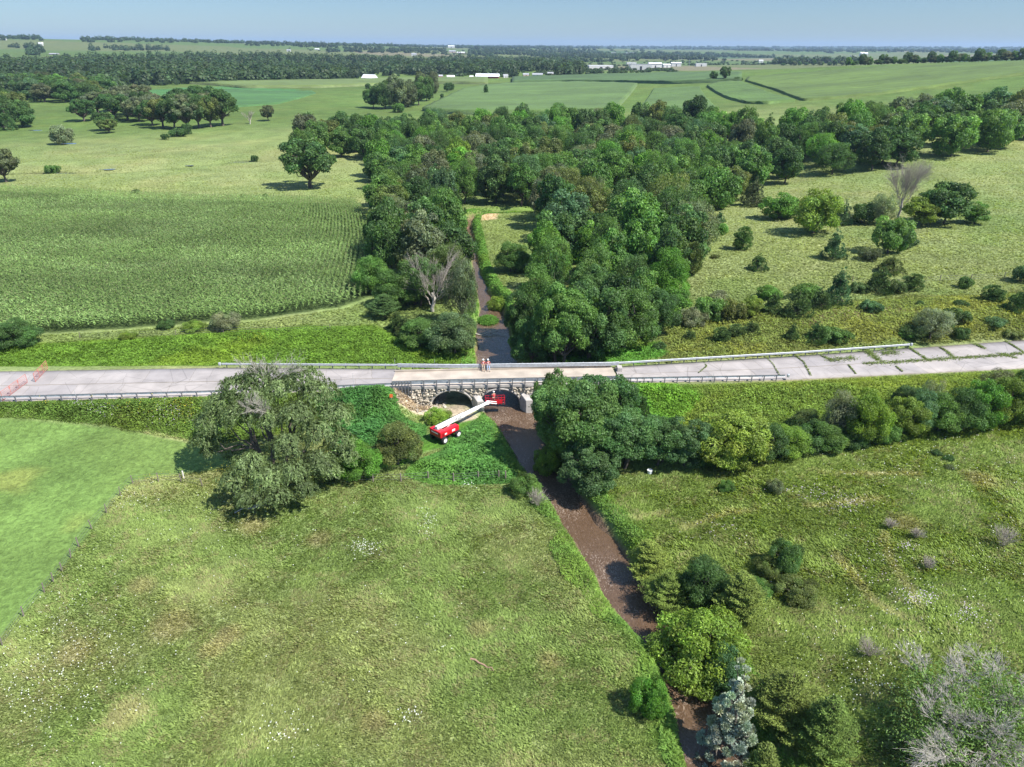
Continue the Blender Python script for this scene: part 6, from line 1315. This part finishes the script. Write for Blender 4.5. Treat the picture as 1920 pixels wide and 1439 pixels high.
# grass in the joints of the cracked road
def road_grass():
    rng = np.random.default_rng(81); parts = []
    for pts, w_ in [([(1489,666),(1507,680),(1520,705)], .16), ([(1554,677),(1575,674),(1605,672)], .5), ([(1620,655),(1632,664),(1647,676)], .8), ([(1652,664),(1668,662),(1682,661)], .7), ([(1697,647),(1715,660),(1740,677)], .3), ([(1620,683),(1680,680),(1740,676),(1800,672),(1870,668),(1920,663)], .42),
                    ([(1590,685),(1605,702)], .14), ([(1680,688),(1692,698)], .12), ([(1762,652),(1775,660),(1787,671)], .35), ([(1827,645),(1845,654)], .55), ([(1872,664),(1905,672)], .4), ([(1310,700),(1325,688),(1320,678)], .06), ([(1435,668),(1450,685),(1462,706)], .07), ([(1885,640),(1920,662)], .25), ([(1655,651),(1676,651)], .45), ([(1540,668),(1560,676)], .3)]:
        W = np.array([P(float(a), float(b), 0.) for a, b in pts]); seg = np.hypot(*(W[1:]-W[:-1]).T); Ls = seg.sum(); n_ = int(Ls*w_*210)+60; s = rng.uniform(0, Ls, n_); cs = np.concatenate([[0], np.cumsum(seg)])
        x = np.interp(s, cs, W[:, 0]); y = np.interp(s, cs, W[:, 1]); wv = w_*(.35+1.1*fbm(x, y, .9, 5, 2)); x += rng.normal(size=n_)*wv*.5; y += rng.normal(size=n_)*wv*.8
        T = rnd(n_, rng)+np.array((0, 0, .7)); L_ = rng.uniform(.12, .38, n_); c = np.array((.15, .205, .055))*rng.uniform(.6, 1.35, (n_, 1)); parts.append((np.stack([x, y, .05+rng.uniform(0, .14, n_)], 1), unit(np.array((0, 0, 1.))+.6*rnd(n_, rng)), T, L_, L_*.35, c))
    o = link('joint_grass', leafmesh('joint_grass', parts), None, [M_GRASS]); tag(o, 'grass growing in the joints and cracks of the right part of the road', 'grass', None, 'stuff')
road_grass()
# flowers
def flowers(name, label, spots, colr, seed, zup=0.):
    rng = np.random.default_rng(seed); parts = []
    for (px, py, rx, ry, n_) in spots:
        u = rng.normal(size=(n_, 2))*.5; cc = [hit(px, py)]; a, b = P(px+u[:, 0]*rx, py+u[:, 1]*ry, cc[0][2]); z = H(a, b); q = (creek_d(a, b) > .8) & (sdpoly(a, b, Z['mown']) > .3); a, b, z = a[q], b[q], z[q]; m_ = len(a)
        s = rng.uniform(.04, .10, m_); parts.append((np.stack([a, b, z+rng.uniform(.3, .55, m_)+zup], 1), unit(np.array((0, -.3, 1.))+.3*rnd(m_, rng)), rnd(m_, rng), s*1.2, s*1.2, np.array(colr)*rng.uniform(.75, 1.1, (m_, 1))))
    o = link(name, leafmesh(name, parts), None, [M_FLOWER]); tag(o, label, 'flowers', None, 'stuff')
flowers('white_flowers', 'small white wildflowers scattered in the near pastures', [(682,1033,34,16,110),(800,985,22,40,70),(150,1200,170,150,420),(530,1380,60,50,60),(60,1300,130,100,160),(880,912,26,8,30),(1700,860,200,70,200),(1700,1150,220,120,220),(1900,980,120,160,120),(400,1000,240,90,120),(700,1130,300,200,80),(1600,1290,160,80,160),(770,1345,30,20,40),(250,935,60,30,60)], (.66, .68, .6), 5)
flowers('lilac_flowers', 'lilac bergamot flowers in loose patches', [(1720,1130,40,18,120),(1560,945,50,12,60),(1812,1160,36,24,70),(1700,1035,20,8,40),(1590,960,40,14,60),(1500,930,60,20,60),(320,780,50,22,120),(190,770,40,16,60),(145,762,12,5,30),(1640,1060,80,60,60),(1340,1000,60,30,40)], (.50, .42, .52), 6, .35)
flowers('yellow_flowers', 'yellow goldenrod among the roadside weeds', [(360,775,40,20,90),(90,762,16,6,20),(250,765,100,14,70),(420,878,50,14,110),(300,900,40,10,30),(480,640,40,10,60)], (.60, .52, .06), 7, .4)

# ------------------------------------------------------------------ far fields as standing crops
def crop_mat():
    m_, N, L, b = mat('crop canopy')
    at = N.new('ShaderNodeAttribute'); at.attribute_name = 'col'; ge = N.new('ShaderNodeNewGeometry')
    mp = N.new('ShaderNodeMapping'); mp.inputs['Scale'].default_value = (.06, .5, .5); mp.inputs['Rotation'].default_value = (0, 0, R_(8)); L.new(ge.outputs['Position'], mp.inputs[0])
    n_ = N.new('ShaderNodeTexNoise'); n_.inputs['Scale'].default_value = .5; n_.inputs['Detail'].default_value = 8; n_.inputs['Roughness'].default_value = .65; L.new(mp.outputs[0], n_.inputs['Vector'])
    r_ = N.new('ShaderNodeMapRange'); r_.inputs[1].default_value = .3; r_.inputs[2].default_value = .7; r_.inputs[3].default_value = .72; r_.inputs[4].default_value = 1.28; L.new(n_.outputs['Fac'], r_.inputs[0])
    s = N.new('ShaderNodeVectorMath'); s.operation = 'SCALE'; L.new(at.outputs['Color'], s.inputs[0]); L.new(r_.outputs[0], s.inputs['Scale']); L.new(s.outputs[0], b.inputs['Base Color']); b.inputs['Roughness'].default_value = .9
    bp = N.new('ShaderNodeBump'); bp.inputs['Strength'].default_value = 1; bp.inputs['Distance'].default_value = .8; L.new(n_.outputs['Fac'], bp.inputs['Height']); L.new(bp.outputs[0], b.inputs['Normal'])
    return m_
M_CROP = crop_mat()
def resamp(pts, n_):
    p_ = np.array(pts, float); s = np.concatenate([[0], np.cumsum(np.hypot(*(p_[1:]-p_[:-1]).T))]); t = np.linspace(0, s[-1], n_); return np.stack([np.interp(t, s, p_[:, 0]), np.interp(t, s, p_[:, 1])], 1)
def slab(name, label, front, back, hgt, colr, n_=60, m_=26, seed=1):
    f_ = [hit(a, b) for a, b in resamp(front, n_)]; b_ = [hit(a, b) for a, b in resamp(back, n_)]; f_ = np.array(f_)[:, :2]; b_ = np.array(b_)[:, :2]
    t = np.linspace(0, 1, m_)[:, None, None]; G_ = f_[None]*(1-t)+b_[None]*t; X, Y = G_[..., 0], G_[..., 1]; Zt = H(X, Y, False)+hgt+(fbm(X, Y, 6, 5, 2)-.5)*.8
    c = np.array(colr)*np.array((.92, 1.12, .55))*(.32+.34*fbm(X*.6, Y*1.5, 40, seed, 4))[..., None]
    V = np.stack([X, Y, Zt], -1).reshape(-1, 3); C = c.reshape(-1, 3); i = np.arange(m_*n_).reshape(m_, n_); F_ = list(np.stack([i[:-1, :-1], i[:-1, 1:], i[1:, 1:], i[1:, :-1]], -1).reshape(-1, 4))
    V = list(map(tuple, V)); C = list(map(tuple, C))
    rim = list(i[0, :])+list(i[1:, -1])+list(i[-1, ::-1][1:])+list(i[::-1, 0][1:])
    lowi = []
    for k in rim: lowi.append(len(V)); V.append((V[k][0], V[k][1], V[k][2]-hgt-1.2)); C.append(tuple(np.array(colr)*.8))
    for a in range(len(rim)-1): F_.append(np.array((lowi[a], lowi[a+1], rim[a+1], rim[a])))
    o = link(name, mesh_np(name, V, np.array(F_), 4, np.array(C), False), None, [M_CROP]); tag(o, label, 'crop', None, 'stuff'); return o
slab('cornfield', 'long pale corn strip with a dark edge in front of the barns', [(352,158),(400,161),(455,166),(520,165.5),(600,165.5),(700,161),(770,157.5),(860,158),(915,159)], [(352,155),(400,155),(455,155),(520,154),(600,153),(700,151),(770,149.5),(860,148.5),(915,148.5)], 2.4, (.20, .235, .115), seed=3)
slab('cornfield', 'grey green cornfield behind the creek wood, centre', [(792,209),(830,214),(900,216),(1000,215),(1080,214),(1150,212)], [(868,172),(915,163),(960,160),(1020,158),(1100,158),(1195,161)], 2.4, (.155, .22, .10), seed=4)
slab('cornfield', 'cornfield between the two rectangular clearings behind the wood', [(1195,212),(1250,212),(1300,210),(1345,208)], [(1226,168),(1262,167),(1290,166),(1312,166)], 1.2, (.145, .215, .085), seed=5)
slab('cornfield', 'cornfield right of the rectangular clearings behind the wood', [(1372,188),(1400,195),(1440,196),(1490,192)], [(1325,163),(1345,157),(1370,155),(1392,156)], 1.4, (.135, .205, .07), seed=6)
slab('cornfield', 'bluish cornfield along the town edge', [(960,157),(1050,155),(1165,156),(1260,158),(1390,154)], [(960,148),(1050,145),(1165,142),(1260,139.5),(1390,139.5)], 2.4, (.115, .18, .09), seed=7)
slab('cornfield', 'large green cornfield covering the hill on the right', [(1398,153),(1450,169),(1505,190),(1560,186),(1650,178),(1740,166),(1830,153),(1940,137)], [(1402,147),(1450,143),(1505,139),(1560,135),(1650,128),(1740,124),(1830,121),(1940,117)], 1.3, (.15, .20, .06), 90, 34, 8)
slab('bean_rows', 'bluish green leafy crop patch beyond the oak grove', [(382,193),(430,203),(520,196),(560,186),(592,176)], [(330,172),(400,168),(460,170),(520,172),(585,172)], .8, (.10, .21, .095), seed=9)

# ------------------------------------------------------------------ standing water in the pasture
def puddle(label, px, py, wpx, hpx):
    x, y, z = hit(px, py); dp = float(np.dot((x, y, z-CAMZ), FW)); rx = wpx*dp/F/2; ry = hpx*dp/F/2/.16; V = [(0, 0, 0)]; t = np.linspace(0, 2*math.pi, 40, endpoint=False); rr = 1+.3*np.sin(3*t+px)+.18*np.sin(7*t)
    V += [(rx*math.cos(a)*r_, ry*math.sin(a)*r_, 0) for a, r_ in zip(t, rr)]; F_ = [(0, 1+i, 1+(i+1) % 40) for i in range(40)]; zz = float(np.min(H(x+np.array([v[0] for v in V])*.5, y+np.array([v[1] for v in V])*.5, False)))
    o = link('pasture_water', mesh_np('pasture_water', V, F_, 3), None, [M_POND]); o.location = (x, y, max(zz, z-.1)+.12); o['kind'] = 'structure'; o['label'] = label
M_POND = plain('still water', (.10, .12, .14), .06, 0, .1, 1)
for a in [('pale blue puddle beside a dark shrub in the pasture', 447, 304, 50, 3.2), ('narrow puddle left of the blue one', 350, 311, 30, 1.6), ('narrow bright water by a green shrub', 120, 324, 55, 2.6), ('thin water strip in the pasture', 200, 319, 34, 1.6), ('small puddle at the foot of the silvery shrub', 130, 270, 30, 2.), ('small puddle by the left wood', 68, 245, 24, 2.)]: puddle(*a)

# ------------------------------------------------------------------ farm buildings and the town
M_ROOFW = plain('white metal roof', (.66, .67, .68), .5, 0, .08, .5); M_ROOFG = plain('grey roof', (.26, .27, .29), .7, 0, .12, .5); M_WALLW = plain('white siding', (.52, .52, .50), .7, 0, .1, .5); M_WALLR = plain('red barn boards', (.27, .06, .045), .8, 0, .15, .6); M_WALLT = plain('tan wall', (.38, .31, .25), .8, 0, .1, .5); M_GLASSD = plain('dark opening', (.03, .03, .035), .4)
def building(name, label, px, py, wpx, wall_px, roof_px, wm, rm, rz=.0, depth=.5, group=None, flat=False, doors=1, cat='building'):
    x, y, z = hit(px, py); dp = float(np.dot((x, y, z-CAMZ), FW)); s = dp/F; Wd = wpx*s; Dp = Wd*depth; wh_ = wall_px*s; rh = roof_px*s
    e = empty(name, (x, y+Dp/2, z-.3), rz); tag(e, label, cat, group)
    boxes('wall', [(0, 0, wh_/2, Wd, Dp, wh_)], wm, e)
    if flat: boxes('roof', [(0, 0, wh_+.25, Wd*1.01, Dp*1.01, .5)], rm, e)
    else:
        bm = bmesh.new(); o_ = .03*Wd
        vs = [bm.verts.new(v) for v in [(-Wd/2-o_, -Dp/2-o_, wh_-.1), (Wd/2+o_, -Dp/2-o_, wh_-.1), (Wd/2+o_, Dp/2+o_, wh_-.1), (-Wd/2-o_, Dp/2+o_, wh_-.1), (-Wd/2-o_, 0, wh_+rh), (Wd/2+o_, 0, wh_+rh)]]
        for f in ((0, 1, 5, 4), (2, 3, 4, 5), (1, 2, 5), (3, 0, 4), (3, 2, 1, 0)): bm.faces.new([vs[i] for i in f])
        me = bpy.data.meshes.new('roof'); bm.to_mesh(me); bm.free(); link('roof', me, e, [rm])
    for k in range(doors): boxes('door', [(Wd*(-.5+(k+1)/(doors+1)), -Dp/2-.05, wh_*.36, Wd*.1, .12, wh_*.68)], M_GLASSD, e)
    return e
for a in [
 ('machine_shed', 'large white roofed shed standing alone among the trees', 692, 150.5, 27, 4.0, 6.0, M_WALLW, M_ROOFW, -.5, .75),
 ('small_shed', 'small white shed right of the large white roofed one', 718, 150.5, 9, 1.6, 2.0, M_WALLW, M_ROOFW, .0, .7),
 ('low_shed', 'long low grey roofed shed between the white shed and the barns', 748, 151, 28, 1.4, 1.4, M_WALLW, M_ROOFG, .1, .5),
 ('red_barn', 'long red barn with a white metal roof', 914, 147.5, 42, 4.0, 4.5, M_WALLR, M_ROOFW, -.06, .45),
 ('red_shed', 'small red shed with a pale roof in the middle of the farmyard', 845, 147.5, 14, 3.0, 3.0, M_WALLR, M_ROOFW, .15, .7),
 ('red_shed', 'tiny red shed with a round white roof left of the long barn', 884, 146, 7, 2.0, 2.0, M_WALLR, M_ROOFW, 0, .8),
 ('farm_house', 'small grey roofed farm building left of the red shed', 826, 146, 8, 3.0, 2.6, M_WALLR, M_ROOFG, .4, .9),
 ('farm_house', 'pale farm building behind the red shed', 861, 143, 9, 2.2, 1.8, M_WALLW, M_ROOFG, .2, .7),
 ('farm_house', 'grey farmhouse right of the long barn', 948, 146, 9, 3.4, 3.0, M_WALLW, M_ROOFG, .3, .8),
 ('house', 'tan and grey house at the left end of the town', 986, 143, 11, 3.0, 2.4, M_WALLT, M_ROOFG, .2, .7),
 ('house', 'wide grey roofed house with a white front', 1008, 143.5, 19, 3.4, 2.6, M_WALLW, M_ROOFG, -.05, .6),
 ('house', 'small brown roofed house beside the wide grey one', 1032, 141, 11, 3.0, 2.6, M_WALLT, M_ROOFG, .1, .7),
 ('warehouse', 'long flat white warehouse at the left of the town', 1126, 131, 46, 7, 0, M_WALLW, M_ROOFW, .1, .6),
 ('warehouse', 'large grey white factory hall in the middle of the town', 1202, 132, 40, 10, 0, M_WALLW, M_ROOFG, -.05, .8),
 ('warehouse', 'white hall with a raised part right of the factory', 1228, 130, 24, 9.5, 2, M_WALLW, M_ROOFW, .1, .8),
 ('warehouse', 'white block behind the factory hall', 1184, 124, 18, 6, 0, M_WALLW, M_ROOFW, 0, .8),
 ('warehouse', 'white hall under the town masts', 1268, 125, 18, 6, 1.5, M_WALLW, M_ROOFW, .0, .8),
 ('warehouse', 'white hall right of the town masts', 1315, 125, 20, 5, 0, M_WALLW, M_ROOFW, 0, .6),
 ('warehouse', 'small white hall before the dark trees right of the town', 1250, 127, 14, 5, 1.5, M_WALLW, M_ROOFW, .2, .8),
 ('white_building', 'long white building on the far wooded slope, left one', 1152, 101, 11, 2, 0, M_WALLW, M_ROOFW, 0, .6),
 ('white_building', 'long white building on the far wooded slope, right one', 1182, 101, 14, 2.4, 0, M_WALLW, M_ROOFW, 0, .6),
 ('white_building', 'bright white works at the foot of the blue ridge', 1620, 106, 13, 5, 2, M_WALLW, M_ROOFW, 0, .8),
 ('white_building', 'small white works left of the bright one', 1600, 107, 9, 2.2, 0, M_WALLW, M_ROOFW, 0, .8),
 ('white_building', 'lone white building above the tree line right of the town', 1427, 118, 8, 4, 1, M_WALLW, M_ROOFW, 0, .8),
 ('white_building', 'white hall on the horizon left of the centre', 846, 90.5, 12, 3, 1.5, M_WALLW, M_ROOFW, 0, .8),
 ('farmstead', 'white farmhouse on the far left slope', 76, 86, 8, 3.5, 2.5, M_WALLW, M_ROOFW, .4, .8),
 ('farmstead', 'white farm roof at the left end of the horizon', 5, 75.5, 10, 1.6, 1.4, M_WALLW, M_ROOFW, 0, .7),
 ('farmstead', 'reddish farm roof in front of the far left trees', 100, 103.5, 16, 2, 1.6, M_WALLT, M_ROOFG, 0, .7),
 ('farmstead', 'farm with a dark roof on the far middle slope', 541, 97, 7, 2.4, 1.6, M_WALLW, M_ROOFG, 0, .8),
 ('farmstead', 'white farm shed right of the dark roofed one', 594, 94, 8, 1.8, 1, M_WALLW, M_ROOFW, 0, .8),
 ('farmstead', 'white house beside a dark tree on the far slope', 776, 106, 9, 3.4, 2.4, M_WALLW, M_ROOFG, 0, .8),
 ('farmstead', 'brick farmhouse among dark trees on the far slope', 848, 100, 12, 3, 2, M_WALLT, M_ROOFG, .1, .8),
 ('farmstead', 'tan farm building right of the brick farmhouse', 864, 101, 14, 2, 1.2, M_WALLT, M_ROOFW, 0, .8),
]: building(*a[:8], *a[8:10], flat=(a[6] == 0))
for i, (px, hp_) in enumerate([(1271, 20), (1277, 14), (1292, 12), (1246, 13), (1306, 11)]):
    x, y, z = hit(px, 124); dp = float(np.dot((x, y, z-CAMZ), FW)); hh = hp_*dp/F; o = cyls('town_mast', [((0, 0, -1), (0, 0, hh), .35, .18, 6)], M_GALV, None, [(0, 0, hh*.8, 2.2, .2, .2)]); o.location = (x, y, z); tag(o, f"{['tallest','second tallest','short right hand','leftmost','rightmost'][i]} thin mast rising over the town", 'mast', 'masts over the town')

# ------------------------------------------------------------------ summer haze
hz = boxes('haze', [(0, 9000, 40, 40000, 36000, 150)], bpy.data.materials.new('haze'), None); hz['kind'] = 'stuff'; hz['label'] = 'thin blue summer haze'
hz.data.vertices.foreach_set('co', np.array([(x_*20000, 9000+y_*9010+8000*0, z_) for x_, y_, z_ in [(a, b, c) for a in (-1, 1) for b in (-1, 1) for c in (-12, 150)]], np.float32).ravel())
mh = hz.data.materials[0]; mh.use_nodes = True; N = mh.node_tree.nodes; N.clear(); pv_ = N.new('ShaderNodeVolumePrincipled'); pv_.inputs['Color'].default_value = (.45, .63, .88, 1); pv_.inputs['Density'].default_value = 7e-5; pv_.inputs['Anisotropy'].default_value = .1
ou = N.new('ShaderNodeOutputMaterial'); mh.node_tree.links.new(pv_.outputs[0], ou.inputs['Volume'])
